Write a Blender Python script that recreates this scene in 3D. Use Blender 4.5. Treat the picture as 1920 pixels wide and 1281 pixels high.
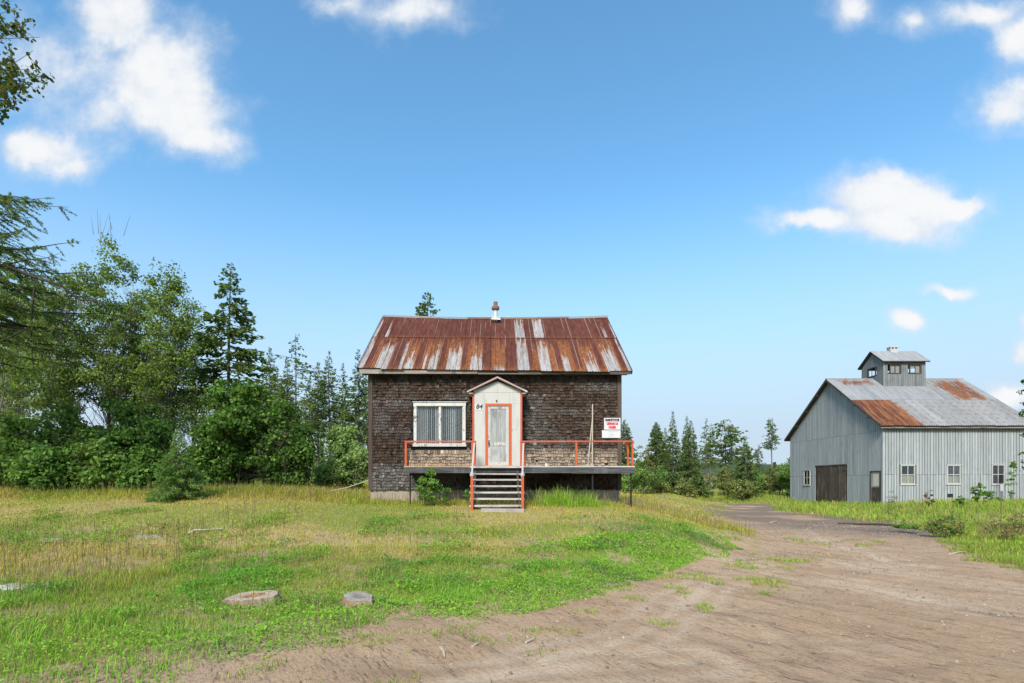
import bpy, math, random
import numpy as np
from mathutils import Vector, Matrix

# ------------------------------------------------------------------ camera, sky, sun, exposure
scene = bpy.context.scene
for o in list(bpy.data.objects):
    bpy.data.objects.remove(o)
COL = scene.collection
R = math.radians
EYE = 1.6
cam_d = bpy.data.cameras.new('camera')
cam = bpy.data.objects.new('camera', cam_d)
COL.objects.link(cam)
cam.location = (0, 0, EYE)
cam.rotation_euler = (R(90), 0, 0)
cam_d.sensor_width = 36
cam_d.lens = 18.75
cam_d.shift_x = 30 / 1920
cam_d.shift_y = 266.5 / 1920
cam_d.clip_start = 0.05
cam_d.clip_end = 9000
scene.camera = cam

SUN_DIR = Vector((-0.22, -0.76, 0.66)).normalized()      # towards the sun
SUN_EL = math.asin(SUN_DIR.z)
SUN_ROT = math.atan2(SUN_DIR.x, SUN_DIR.y)
SKY_STRENGTH = 0.15
sun_d = bpy.data.lights.new('sun', 'SUN')
sun_d.energy = 2.4
sun_d.angle = R(18)
sun_d.color = (1.0, 0.93, 0.82)
sun = bpy.data.objects.new('sun', sun_d)
COL.objects.link(sun)
sun.rotation_euler = SUN_DIR.to_track_quat('Z', 'Y').to_euler()
sun.location = (-10, -30, 40)
scene.view_settings.view_transform = 'Standard'
scene.view_settings.look = 'None'
scene.view_settings.exposure = 1.3
scene.view_settings.gamma = 1.0
scene.view_settings.use_curve_mapping = False
scene.cycles.max_bounces = 9
scene.cycles.diffuse_bounces = 6
scene.cycles.glossy_bounces = 3
scene.cycles.transparent_max_bounces = 12


class NT:
    """terse node builder"""
    def __init__(s, tree):
        s.t = tree
        s.n = tree.nodes
        s.l = tree.links

    def put(s, sock, v):
        if v is None:
            return
        if isinstance(v, bpy.types.NodeSocket):
            s.l.new(v, sock)
        else:
            if hasattr(sock, 'default_value'):
                try:
                    sock.default_value = v
                except Exception:
                    if isinstance(v, (tuple, list)) and len(v) == 3:
                        sock.default_value = (*v, 1)
                    else:
                        sock.default_value = (v, v, v)

    def math(s, op, a, b=None, c=None, clamp=False):
        n = s.n.new('ShaderNodeMath')
        n.operation = op
        n.use_clamp = clamp
        for i, v in enumerate((a, b, c)):
            s.put(n.inputs[i], v)
        return n.outputs[0]

    def vec(s, op, a, b=None, scale=None):
        n = s.n.new('ShaderNodeVectorMath')
        n.operation = op
        s.put(n.inputs[0], a)
        if b is not None:
            s.put(n.inputs[1], b)
        if scale is not None:
            s.put(n.inputs['Scale'], scale)
        return n.outputs['Value'] if op in ('LENGTH', 'DOT_PRODUCT', 'DISTANCE') else n.outputs['Vector']

    def noise(s, vec, scale=1, detail=4, rough=0.55, color=False, dist=0.0):
        n = s.n.new('ShaderNodeTexNoise')
        if vec is not None:
            s.l.new(vec, n.inputs['Vector'])
        n.inputs['Scale'].default_value = scale
        n.inputs['Detail'].default_value = detail
        n.inputs['Roughness'].default_value = rough
        n.inputs['Distortion'].default_value = dist
        return n.outputs['Color' if color else 'Fac']

    def mix(s, f, a, b, mode='MIX'):
        n = s.n.new('ShaderNodeMix')
        n.data_type = 'RGBA'
        n.blend_type = mode
        s.put(n.inputs[0], f)
        s.put(n.inputs[6], a if isinstance(a, bpy.types.NodeSocket) else (*a[:3], 1))
        s.put(n.inputs[7], b if isinstance(b, bpy.types.NodeSocket) else (*b[:3], 1))
        return n.outputs[2]

    def step(s, v, a, b, t0=0.0, t1=1.0):
        n = s.n.new('ShaderNodeMapRange')
        n.interpolation_type = 'SMOOTHSTEP'
        s.put(n.inputs[0], v)
        n.inputs[1].default_value = a
        n.inputs[2].default_value = b
        n.inputs[3].default_value = t0
        n.inputs[4].default_value = t1
        return n.outputs[0]

    def sep(s, v):
        n = s.n.new('ShaderNodeSeparateXYZ')
        s.l.new(v, n.inputs[0])
        return n.outputs

    def comb(s, x, y, z):
        n = s.n.new('ShaderNodeCombineXYZ')
        for i, v in enumerate((x, y, z)):
            s.put(n.inputs[i], v)
        return n.outputs[0]

    def ramp(s, f, stops, interp='LINEAR'):
        n = s.n.new('ShaderNodeValToRGB')
        s.l.new(f, n.inputs[0])
        cr = n.color_ramp
        cr.interpolation = interp
        while len(cr.elements) < len(stops):
            cr.elements.new(0.5)
        for e, (p, c) in zip(cr.elements, stops):
            e.position = p
        for e, (p, c) in zip(cr.elements, stops):
            e.color = (*c, 1) if isinstance(c, (tuple, list)) else (c, c, c, 1)
        return n.outputs[0]


def build_world():
    w = bpy.data.worlds.new('World')
    scene.world = w
    w.use_nodes = True
    w.node_tree.nodes.clear()
    t = NT(w.node_tree)
    sky = t.n.new('ShaderNodeTexSky')
    sky.sky_type = 'NISHITA'
    sky.sun_disc = False
    sky.sun_elevation = SUN_EL
    sky.sun_rotation = SUN_ROT
    sky.altitude = 200
    sky.air_density = 1.0
    sky.dust_density = 0.6
    sky.ozone_density = 2.4
    tc = t.n.new('ShaderNodeTexCoord')
    d = tc.outputs['Generated']
    x, y, z = t.sep(d)
    ys = t.math('MAXIMUM', y, 0.08)
    u = t.math('DIVIDE', x, ys)
    v = t.math('DIVIDE', z, ys)
    p = t.comb(u, v, 0.0)
    wob = t.noise(p, 5.0, 5, 0.6, color=True)
    wob = t.vec('SCALE', t.vec('SUBTRACT', wob, (0.5, 0.5, 0.5)), scale=0.11)
    pw = t.vec('MULTIPLY', t.vec('ADD', p, wob), (1, 1, 0))
    # (image x, image y, radius x, radius y, weight) of the cumulus in view, as directions
    blobs = [(215, 30, 100, 80, 1.15), (295, 135, 135, 115, 1.2), (335, 215, 125, 75, 1.1), (370, 258, 95, 50, 1.15),
             (130, 120, 110, 75, .5), (210, 215, 120, 70, .5), (60, 100, 90, 60, .38),
             (75, 272, 95, 55, 1.05), (140, 305, 50, 28, .6),
             (760, 15, 120, 45, .62), (640, 5, 70, 30, .5),
             (1665, 375, 155, 66, 1.25), (1665, 425, 125, 45, 1.15), (1545, 418, 125, 32, 1.1), (1785, 385, 90, 28, 1.05), (1665, 335, 70, 32, 1.0),
             (1700, 600, 42, 28, 1.1), (1785, 535, 48, 14, .8),
             (1850, 20, 130, 40, .75), (1915, 70, 60, 70, .8), (1890, 205, 80, 55, .85), (1610, 10, 45, 40, .7), (1710, 40, 40, 30, .55),
             (1912, 665, 30, 35, .9), (1895, 748, 52, 32, .95), (1925, 600, 22, 22, .7),
             (-250, 300, 220, 90, 1.0), (-500, 40, 260, 120, .9), (2250, 120, 260, 110, 1.0), (2350, 520, 200, 70, .9), (900, -260, 300, 110, .9)]
    m = None
    for bx, by, rx, ry, wt in blobs:
        c = ((bx - 930) / 1000, (907 - by) / 1000, 0)
        q = t.vec('MULTIPLY', t.vec('SUBTRACT', pw, c), (1000 / rx, 1000 / ry, 0))
        e = t.math('MULTIPLY', t.math('SUBTRACT', 1.0, t.vec('LENGTH', q)), wt)
        m = e if m is None else t.math('SMOOTH_MAX', m, e, .38)
    fine = t.noise(p, 11.0, 7, 0.60)
    off = t.noise(t.vec('ADD', p, (.006, .030, 0)), 11.0, 5, 0.6)
    low = t.noise(p, 4.0, 4, 0.55)
    mm = t.math('ADD', m, t.math('MULTIPLY', t.math('SUBTRACT', fine, 0.5), 1.0))
    mm = t.math('ADD', mm, t.math('MULTIPLY', t.math('SUBTRACT', low, 0.5), 0.45))
    dens = t.step(mm, -0.08, 0.62)
    wisp = t.step(t.math('ADD', m, t.math('MULTIPLY', t.math('SUBTRACT', fine, 0.5), 1.6)), -.35, .6, 0, .55)
    dens = t.math('MAXIMUM', dens, wisp)
    front = t.math('GREATER_THAN', y, 0.2)
    dens = t.math('MULTIPLY', dens, front)
    # the rest of the dome carries similar scattered cumulus
    g = t.noise(d, 2.3, 6, 0.6)
    gd = t.step(g, 0.55, 0.68)
    gd = t.math('MULTIPLY', gd, t.step(y, 0.35, 0.15))
    gd = t.math('MULTIPLY', gd, t.step(z, 0.02, 0.15))
    dens = t.math('MAXIMUM', dens, gd)
    dens = t.math('MULTIPLY', dens, 0.96)
    lit = t.math('MULTIPLY', t.math('SUBTRACT', fine, off), 2.0)
    body = t.step(t.math('ADD', t.math('ADD', mm, lit), t.math('MULTIPLY', t.math('SUBTRACT', low, .5), .8)), -.25, 1.05)
    S = 1.0 / SKY_STRENGTH
    ccol = t.mix(body, tuple(k * S for k in (.290, .320, .360)), tuple(k * S for k in (.388, .390, .392)))
    # thin summer haze whitening the low sky
    hz = t.step(z, 0.50, 0.06)
    skyc = t.mix(1.0, sky.outputs[0], (0.50, 0.745, 0.755), 'MULTIPLY')
    skyc = t.mix(t.math('MULTIPLY', hz, 0.97), skyc, tuple(k * S for k in (.235, .284, .340)))
    out = t.mix(dens, skyc, ccol)
    bg = t.n.new('ShaderNodeBackground')
    bg.inputs['Strength'].default_value = SKY_STRENGTH
    t.l.new(out, bg.inputs['Color'])
    wo = t.n.new('ShaderNodeOutputWorld')
    t.l.new(bg.outputs[0], wo.inputs['Surface'])


build_world()

# ------------------------------------------------------------------ helpers
def PX(ximg, Y):
    return (ximg - 930) * Y / 1000


def PZ(yimg, Y):
    return EYE + (907 - yimg) * Y / 1000


def sstep(v, a, b):
    k = np.clip((np.asarray(v, float) - a) / (b - a), 0, 1)
    return k * k * (3 - 2 * k)


_rs = np.random.RandomState(5)
_LAT = _rs.rand(256, 256)


def vnoise(x, y):
    x = np.asarray(x, float); y = np.asarray(y, float)
    xi = np.floor(x).astype(int); yi = np.floor(y).astype(int)
    fx = x - xi; fy = y - yi
    fx = fx * fx * (3 - 2 * fx); fy = fy * fy * (3 - 2 * fy)
    g = lambda a, b: _LAT[a & 255, b & 255]
    return (g(xi, yi) * (1 - fx) + g(xi + 1, yi) * fx) * (1 - fy) + (g(xi, yi + 1) * (1 - fx) + g(xi + 1, yi + 1) * fx) * fy


def fbm(x, y, sc=1.0, o=4):
    s = 0; a = .5; tot = 0
    x = np.asarray(x, float) * sc; y = np.asarray(y, float) * sc
    for i in range(o):
        s = s + a * vnoise(x + 17.3 * i, y + 9.1 * i); tot += a
        a *= .5; x = x * 2.03; y = y * 2.03
    return s / tot


BASE = {}


def link(name, me, mat, parent=None):
    o = bpy.data.objects.new(name, me)
    COL.objects.link(o)
    if mat is not None and me is not None and len(me.materials) == 0:
        me.materials.append(mat)
    if parent is not None:
        o.parent = parent
    return o


def thing(name, label, cat, loc=(0, 0, 0), group=None):
    o = bpy.data.objects.new(name, None)
    COL.objects.link(o)
    o.location = loc
    o.empty_display_size = 0.2
    tag(o, label, cat, group)
    BASE[o.name] = Vector(loc)
    return o


def tag(o, label=None, cat=None, group=None, kind=None):
    if label: o['label'] = label
    if cat: o['category'] = cat
    if group: o['group'] = group
    if kind: o['kind'] = kind
    return o


def base_of(o):
    while o is not None:
        if o.name in BASE:
            return BASE[o.name]
        o = o.parent
    return Vector((0, 0, 0))


def np_mesh(name, V, F, col=None, smooth=False, extra=None):
    """V (n,3); F (m,k) all same k"""
    V = np.asarray(V, np.float32); F = np.asarray(F, np.int32)
    me = bpy.data.meshes.new(name)
    me.vertices.add(len(V))
    me.vertices.foreach_set('co', V.ravel())
    k = F.shape[1]
    me.loops.add(F.size)
    me.loops.foreach_set('vertex_index', F.ravel())
    me.polygons.add(len(F))
    me.polygons.foreach_set('loop_start', np.arange(0, F.size, k, dtype=np.int32))
    if col is not None:
        a = me.color_attributes.new('col', 'FLOAT_COLOR', 'POINT')
        c4 = np.ones((len(V), 4), np.float32)
        c4[:, :3] = col
        a.data.foreach_set('color', c4.ravel())
    me.update(calc_edges=True)
    me.validate()
    if smooth: me.shade_smooth()
    else: me.shade_flat()
    return me


class MB:
    def __init__(s):
        s.v = []; s.f = []; s.c = []
        s.col = None

    def add(s, vs, fs):
        b = len(s.v)
        s.v += [tuple(p) for p in vs]
        s.f += [tuple(i + b for i in f) for f in fs]
        if s.col is not None:
            s.c += [s.col] * len(vs)
        return s

    def box(s, x0, x1, y0, y1, z0, z1):
        vs = [(x, y, z) for z in (z0, z1) for y in (y0, y1) for x in (x0, x1)]
        return s.hexa(vs)

    def hexa(s, vs):
        return s.add(vs, [(0, 2, 3, 1), (4, 5, 7, 6), (0, 1, 5, 4), (2, 6, 7, 3), (0, 4, 6, 2), (1, 3, 7, 5)])

    def bar(s, a, b, w, h, up=(0, 0, 1)):
        a = Vector(a); b = Vector(b)
        d = (b - a).normalized()
        u = Vector(up)
        if abs(d.dot(u)) > .97: u = Vector((0, 1, 0))
        r = d.cross(u).normalized() * (w / 2)
        u2 = r.cross(d).normalized() * (h / 2)
        vs = [a - r - u2, a + r - u2, a - r + u2, a + r + u2, b - r - u2, b + r - u2, b - r + u2, b + r + u2]
        return s.add(vs, [(0, 2, 3, 1), (4, 5, 7, 6), (0, 1, 5, 4), (2, 6, 7, 3), (0, 4, 6, 2), (1, 3, 7, 5)])

    def tube(s, pts, rad, n=6, cap=True):
        pts = [Vector(p) for p in pts]
        if not isinstance(rad, (list, tuple)): rad = [rad] * len(pts)
        b = len(s.v); vs = []; fs = []
        for i, p in enumerate(pts):
            d = (pts[min(i + 1, len(pts) - 1)] - pts[max(i - 1, 0)])
            d = d.normalized() if d.length > 1e-9 else Vector((0, 0, 1))
            u = Vector((0, 0, 1)) if abs(d.z) < .9 else Vector((1, 0, 0))
            a = d.cross(u).normalized(); c = a.cross(d)
            for k in range(n):
                t = 2 * math.pi * k / n
                vs.append(p + (a * math.cos(t) + c * math.sin(t)) * rad[i])
        for i in range(len(pts) - 1):
            for k in range(n):
                k2 = (k + 1) % n
                fs.append((i * n + k, i * n + k2, (i + 1) * n + k2, (i + 1) * n + k))
        if cap:
            fs.append(tuple(range(n))[::-1])
            fs.append(tuple((len(pts) - 1) * n + k for k in range(n)))
        return s.add(vs, fs)

    def lathe(s, prof, cx, cy, n=16):
        return s.tube([(cx, cy, z) for r, z in prof], [r for r, z in prof], n)

    def build(s, name, mat, parent=None, smooth=False):
        b = base_of(parent) if parent is not None else Vector((0, 0, 0))
        me = bpy.data.meshes.new(name)
        me.from_pydata([(p[0] - b.x, p[1] - b.y, p[2] - b.z) for p in s.v], [], s.f)
        if s.c and len(s.c) == len(s.v):
            a = me.color_attributes.new('col', 'FLOAT_COLOR', 'POINT')
            a.data.foreach_set('color', np.array([(*c, 1) for c in s.c], np.float32).ravel())
        me.update()
        if smooth: me.shade_smooth()
        else: me.shade_flat()
        return link(name, me, mat, parent)


UNIT = {}


def block(name, mat, parent, x0, x1, y0, y1, z0, z1):
    """a box object that shares one unit mesh per material"""
    key = mat.name
    if key not in UNIT:
        m = MB(); m.box(-.5, .5, -.5, .5, -.5, .5)
        me = bpy.data.meshes.new('block')
        me.from_pydata(m.v, [], m.f); me.update(); me.shade_flat(); me.materials.append(mat)
        UNIT[key] = me
    o = bpy.data.objects.new(name, UNIT[key])
    COL.objects.link(o)
    o.parent = parent
    b = base_of(parent)
    o.location = ((x0 + x1) / 2 - b.x, (y0 + y1) / 2 - b.y, (z0 + z1) / 2 - b.z)
    o.scale = (x1 - x0, y1 - y0, z1 - z0)
    return o


def text(name, body, size, mat, parent, loc, rotz_plane=0.0, extrude=0.002, shear=0, sx=1.0, offset=0.0):
    """flat lettering facing -Y at loc (centre)"""
    cu = bpy.data.curves.new('lettering', 'FONT')
    cu.body = body; cu.size = size; cu.align_x = 'CENTER'; cu.align_y = 'CENTER'
    cu.extrude = extrude; cu.shear = shear; cu.offset = offset
    to = bpy.data.objects.new('tmp_text', cu)
    COL.objects.link(to)
    dg = bpy.context.evaluated_depsgraph_get()
    me = bpy.data.meshes.new_from_object(to.evaluated_get(dg))
    bpy.data.objects.remove(to)
    me.materials.clear()
    me.materials.append(mat)
    o = bpy.data.objects.new(name, me)
    COL.objects.link(o)
    o.parent = parent
    b = base_of(parent)
    o.location = Vector(loc) - b
    o.rotation_euler = (R(90), rotz_plane, 0)
    o.scale = (sx, 1, 1)
    return o


# ------------------------------------------------------------------ materials
def new_mat(name):
    m = bpy.data.materials.new(name)
    m.use_nodes = True
    m.node_tree.nodes.clear()
    t = NT(m.node_tree)
    out = t.n.new('ShaderNodeOutputMaterial')
    return m, t, out


def pbsdf(t, out, color, rough=0.8, spec=0.3, metal=0.0, bump=None, bstr=0.3, bdist=0.01):
    b = t.n.new('ShaderNodeBsdfPrincipled')
    t.put(b.inputs['Base Color'], color if isinstance(color, bpy.types.NodeSocket) else (*color, 1))
    t.put(b.inputs['Roughness'], rough)
    t.put(b.inputs['Specular IOR Level'], spec)
    t.put(b.inputs['Metallic'], metal)
    if bump is not None:
        n = t.n.new('ShaderNodeBump')
        n.inputs['Strength'].default_value = bstr
        n.inputs['Distance'].default_value = bdist
        t.l.new(bump, n.inputs['Height'])
        t.l.new(n.outputs[0], b.inputs['Normal'])
    t.l.new(b.outputs[0], out.inputs['Surface'])
    return b


def pos(t):
    return t.n.new('ShaderNodeNewGeometry').outputs['Position']


def orand(t):
    return t.n.new('ShaderNodeObjectInfo').outputs['Random']


def attr(t):
    a = t.n.new('ShaderNodeAttribute')
    a.attribute_name = 'col'
    return a.outputs['Color']


def scl(t, v, s):
    return t.vec('MULTIPLY', v, s)


def mat_wood(name, c1, c2, c3=None, stretch=(30, 30, 1.5), rough=0.85, var=0.35, patch=None, pamt=.5):
    """weathered boards: grain stretched along one axis, tone by board"""
    m, t, out = new_mat(name)
    p = pos(t)
    gr = t.noise(scl(t, p, stretch), 1.0, 5, .65)
    c = t.mix(t.step(gr, .3, .7), c1, c2)
    if c3:
        big = t.noise(scl(t, p, (2.5, 2.5, 1.2)), 1.0, 5, .6)
        c = t.mix(t.step(big, .52, .68, 0, pamt), c, c3)
    k = t.math('MULTIPLY_ADD', orand(t), var, 1 - var / 2)
    c = t.mix(1.0, c, t.comb(k, k, k), 'MULTIPLY')
    pbsdf(t, out, c, rough, .2, bump=gr, bstr=.5, bdist=.006)
    return m


def mat_paint(name, col, wear, amt=.5, scale=6, rough=.6, stretch=(1, 1, .35)):
    m, t, out = new_mat(name)
    p = pos(t)
    n1 = t.noise(scl(t, p, stretch), scale * 3, 6, .7)
    n2 = t.noise(p, scale * .5, 3, .5)
    k = t.math('ADD', n1, t.math('MULTIPLY', t.math('SUBTRACT', n2, .5), .6))
    f = t.step(k, .72 - .3 * amt, .80 - .3 * amt)
    c = t.mix(f, col, wear)
    dirt = t.step(t.noise(scl(t, p, (3, 3, .6)), 2.0, 4, .6), .4, .75, 0, .25)
    c = t.mix(dirt, c, tuple(x * .55 for x in wear))
    pbsdf(t, out, c, rough, .3, bump=k, bstr=.25, bdist=.004)
    return m


def mat_attr(name, rough=.85, spec=.2, nscale=40, namt=.35, bstr=.4, stretch=(1, 1, 1)):
    m, t, out = new_mat(name)
    n = t.noise(scl(t, pos(t), stretch), nscale, 4, .6)
    k = t.math('MULTIPLY_ADD', n, namt * 2, 1 - namt)
    c = t.mix(1.0, attr(t), t.comb(k, k, k), 'MULTIPLY')
    pbsdf(t, out, c, rough, spec, bump=n, bstr=bstr, bdist=.006)
    return m


def mat_leaf(name, trans=.35, rough=.65, spec=.12):
    m, t, out = new_mat(name)
    c = attr(t)
    b = t.n.new('ShaderNodeBsdfPrincipled')
    t.l.new(c, b.inputs['Base Color'])
    b.inputs['Roughness'].default_value = rough
    b.inputs['Specular IOR Level'].default_value = spec
    tr = t.n.new('ShaderNodeBsdfTranslucent')
    c2 = t.mix(1.0, c, (1.25, 1.3, .6), 'MULTIPLY')
    t.l.new(c2, tr.inputs[0])
    mx = t.n.new('ShaderNodeMixShader')
    mx.inputs[0].default_value = trans
    t.l.new(b.outputs[0], mx.inputs[1])
    t.l.new(tr.outputs[0], mx.inputs[2])
    t.l.new(mx.outputs[0], out.inputs['Surface'])
    return m


def mat_simple(name, col, rough=.7, spec=.3, metal=0., nscale=20, namt=.2):
    m, t, out = new_mat(name)
    n = t.noise(pos(t), nscale, 4, .6)
    k = t.math('MULTIPLY_ADD', n, namt * 2, 1 - namt)
    c = t.mix(1.0, col, t.comb(k, k, k), 'MULTIPLY')
    pbsdf(t, out, c, rough, spec, metal, bump=n, bstr=.15, bdist=.004)
    return m


def mat_glass(name):
    m, t, out = new_mat(name)
    g = t.n.new('ShaderNodeBsdfGlossy')
    g.inputs['Roughness'].default_value = .03
    n = t.noise(pos(t), 3.0, 2, .5)
    bp = t.n.new('ShaderNodeBump')
    bp.inputs['Strength'].default_value = .05
    bp.inputs['Distance'].default_value = .02
    t.l.new(n, bp.inputs['Height'])
    t.l.new(bp.outputs[0], g.inputs['Normal'])
    tr = t.n.new('ShaderNodeBsdfTransparent')
    tr.inputs[0].default_value = (.93, .94, .94, 1)
    fr = t.n.new('ShaderNodeFresnel')
    fr.inputs[0].default_value = 1.5
    k = t.math('MULTIPLY', fr.outputs[0], .9)
    mx = t.n.new('ShaderNodeMixShader')
    t.l.new(k, mx.inputs[0])
    t.l.new(tr.outputs[0], mx.inputs[1])
    t.l.new(g.outputs[0], mx.inputs[2])
    t.l.new(mx.outputs[0], out.inputs['Surface'])
    return m


def mat_house_roof():
    m, t, out = new_mat('rusted_roof_metal')
    p = pos(t)
    x, y, z = t.sep(p)
    X0, X1 = -4.62, 4.55
    u = t.math('DIVIDE', t.math('SUBTRACT', x, X0), X1 - X0)

    def lut(strips, dflt):
        st = [(0.0, dflt)]
        for a, b, h in strips:
            st.append((((a - 930) / 57 - X0) / (X1 - X0), h))
            st.append((((b - 930) / 57 - X0) / (X1 - X0), dflt))
        return t.ramp(u, st, 'CONSTANT')
    lowS = [(669, 680, 1.0), (701, 725, .80), (746, 752, .85), (756, 771, .52), (790, 794, .6), (800, 816, .62), (836, 861, .70),
            (881, 902, .48), (924, 946, .18), (969, 992, 1.0), (1012, 1034, .98), (1058, 1070, .55), (1100, 1123, .46), (1140, 1164, .72), (1178, 1186, .9)]
    upS = [(669, 676, .8), (694, 701, .62), (969, 990, .86), (1010, 1032, 1.0), (1160, 1166, .6), (1180, 1186, .7)]
    orS = [(690, 727, .98), (748, 774, .98), (786, 818, .95), (830, 863, .98), (872, 903, .95), (920, 948, .98), (1000, 1014, .75), (1034, 1046, .9),
           (1056, 1080, .98), (1094, 1125, .85), (1136, 1168, .98)]
    lo = t.math('SUBTRACT', lut(lowS, .0), .12)
    hi = t.math('SUBTRACT', lut(upS, .0), .12)
    orr = lut(orS, .02)
    ZS = 7.03
    lower = t.math('LESS_THAN', z, ZS)
    vl = t.math('DIVIDE', t.math('SUBTRACT', z, 5.41), ZS - 5.41)
    vu = t.math('DIVIDE', t.math('SUBTRACT', z, ZS), 8.38 - ZS)
    streak = t.noise(scl(t, p, (16, .9, .9)), 1.0, 6, .68)
    blot = t.noise(scl(t, p, (5, 3, 3)), 2.0, 6, .7)
    jit = t.math('ADD', t.math('MULTIPLY', t.math('SUBTRACT', streak, .5), 2.2), t.math('MULTIPLY', t.math('SUBTRACT', blot, .5), .7))
    peel_l = t.math('SUBTRACT', t.math('ADD', lo, t.math('MULTIPLY', jit, t.step(lo, -.05, .3))), vl)
    peel_u = t.math('SUBTRACT', t.math('ADD', hi, t.math('MULTIPLY', jit, t.step(hi, -.05, .3))), t.math('MULTIPLY', vu, .95))
    n = t.n.new('ShaderNodeMix')
    n.data_type = 'FLOAT'
    t.put(n.inputs[0], lower); t.put(n.inputs[2], peel_u); t.put(n.inputs[3], peel_l)
    peel = n.outputs[0]
    bare = t.step(peel, -.05, .16)
    ora = t.step(t.math('SUBTRACT', t.math('ADD', orr, t.math('MULTIPLY', jit, .8)), vl), -.1, .35)
    ora = t.math('MULTIPLY', ora, lower)
    ora2 = t.step(t.noise(scl(t, p, (7, 1.2, 1.2)), 1.0, 5, .65), .60, .76, 0, .35)
    ora = t.math('MAXIMUM', ora, ora2)
    # edge of bare patches is orange
    ora = t.math('MAXIMUM', ora, t.step(peel, -.22, -.02))
    var = t.noise(scl(t, p, (9, 2, 2)), 1.0, 5, .6)
    red = t.mix(t.step(var, .3, .7), (.072, .024, .018), (.115, .039, .028))
    orange = t.mix(t.step(blot, .35, .65), (.135, .046, .019), (.225, .085, .034))
    c = t.mix(ora, red, orange)
    silver = t.mix(t.step(streak, .35, .6), (.225, .225, .23), (.33, .32, .315))
    silver = t.mix(t.step(blot, .52, .66, 0, .85), silver, (.25, .12, .055))
    silver = t.mix(t.step(t.noise(scl(t, p, (38, 1.4, 1.4)), 1.0, 4, .7), .52, .62, 0, .8), silver, (.20, .085, .04))
    c = t.mix(bare, c, silver)
    # seams between sheets: pale worn line by the rib
    fr = t.math('FRACT', t.math('DIVIDE', t.math('SUBTRACT', x, -4.56), .1881))
    rib = t.math('MULTIPLY', t.step(fr, .0, .05), t.step(fr, .17, .12))
    rib = t.math('MULTIPLY', rib, t.step(t.noise(scl(t, p, (5.3, .35, .35)), 1.0, 3, .5), .50, .62, 0, .75))
    c = t.mix(rib, c, (.28, .20, .14))
    k = t.math('MULTIPLY_ADD', orand(t), .22, .89)
    c = t.mix(1.0, c, t.comb(k, k, k), 'MULTIPLY')
    pbsdf(t, out, c, t.math('MULTIPLY_ADD', bare, -.25, .9), .12, bump=blot, bstr=.25, bdist=.004)
    return m


def mat_barn_roof():
    m, t, out = new_mat('galvanised_roof_metal')
    p = pos(t)
    x, y, z = t.sep(p)
    streak = t.noise(scl(t, p, (7, .7, .7)), 1.0, 6, .68)
    blot = t.noise(p, 2.5, 6, .68)
    jit = t.math('ADD', t.math('MULTIPLY', t.math('SUBTRACT', streak, .5), 1.0), t.math('MULTIPLY', t.math('SUBTRACT', blot, .5), .8))
    front = t.math('LESS_THAN', y, 41.3)
    frz = t.math('LESS_THAN', z, 7.62)

    def rect(xa, xb, za, zb, soft=.35):
        a = t.math('MINIMUM', t.math('SUBTRACT', x, xa), t.math('SUBTRACT', xb, x))
        b = t.math('MINIMUM', t.math('SUBTRACT', z, za), t.math('SUBTRACT', zb, z))
        d = t.math('ADD', t.math('MINIMUM', a, b), t.math('MULTIPLY', jit, 1.5))
        return t.step(d, -.05, soft)
    r = t.math('MULTIPLY', rect(24.2, 28.6, 4.0, 8.3, .5), frz)
    r = t.math('MAXIMUM', r, t.math('MULTIPLY', rect(33.2, 35.6, 7.55, 9.6), t.step(streak, .36, .5)))
    r = t.math('MAXIMUM', r, rect(26.3, 28.9, 9.0, 9.62))
    r = t.math('MULTIPLY', r, front)
    rowx = t.math('SINE', t.math('MULTIPLY', x, 11.5))
    rowz = t.math('SINE', t.math('MULTIPLY', z, 19.0))
    dots = t.math('MULTIPLY', t.step(rowx, .2, .9), t.step(rowz, .0, .9))
    dots = t.math('MULTIPLY', t.math('MULTIPLY', dots, frz), t.step(blot, .30, .55))
    och = t.math('MAXIMUM', t.math('MULTIPLY', dots, 1.0), t.step(streak, .58, .75, 0, .35))
    silver = t.mix(t.step(streak, .3, .7), (.21, .215, .225), (.31, .312, .315))
    c = t.mix(och, silver, (.27, .165, .08))
    rust = t.mix(t.step(streak, .35, .65), (.075, .026, .015), (.27, .115, .056))
    c = t.mix(t.math('MULTIPLY', r, t.step(streak, .30, .40, .35, 1.0)), c, rust)
    k = t.math('MULTIPLY_ADD', orand(t), .2, .9)
    c = t.mix(1.0, c, t.comb(k, k, k), 'MULTIPLY')
    pbsdf(t, out, c, .7, .2, .0, bump=blot, bstr=.15, bdist=.004)
    return m


def mat_ground():
    m, t, out = new_mat('field_soil')
    p = pos(t)
    a = t.noise(p, .35, 5, .6)
    b = t.noise(p, 6.0, 6, .7)
    c = t.mix(t.step(a, .35, .65), (.17, .195, .040), (.27, .245, .065))
    c = t.mix(t.step(b, .48, .66), c, (.26, .19, .11))
    c = t.mix(t.step(t.noise(p, 22.0, 4, .6), .5, .8, 0, .6), c, (.13, .145, .04))
    s = t.n.new('ShaderNodeSeparateColor')
    t.l.new(attr(t), s.inputs[0])
    c = t.mix(t.math('MULTIPLY', s.outputs[1], .7), c, (.36, .27, .13))
    c = t.mix(t.math('MULTIPLY', s.outputs[0], .85), c, t.mix(t.step(b, .4, .6), (.20, .135, .088), (.31, .225, .155)))
    pbsdf(t, out, c, .95, .1, bump=b, bstr=.7, bdist=.05)
    return m


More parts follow.
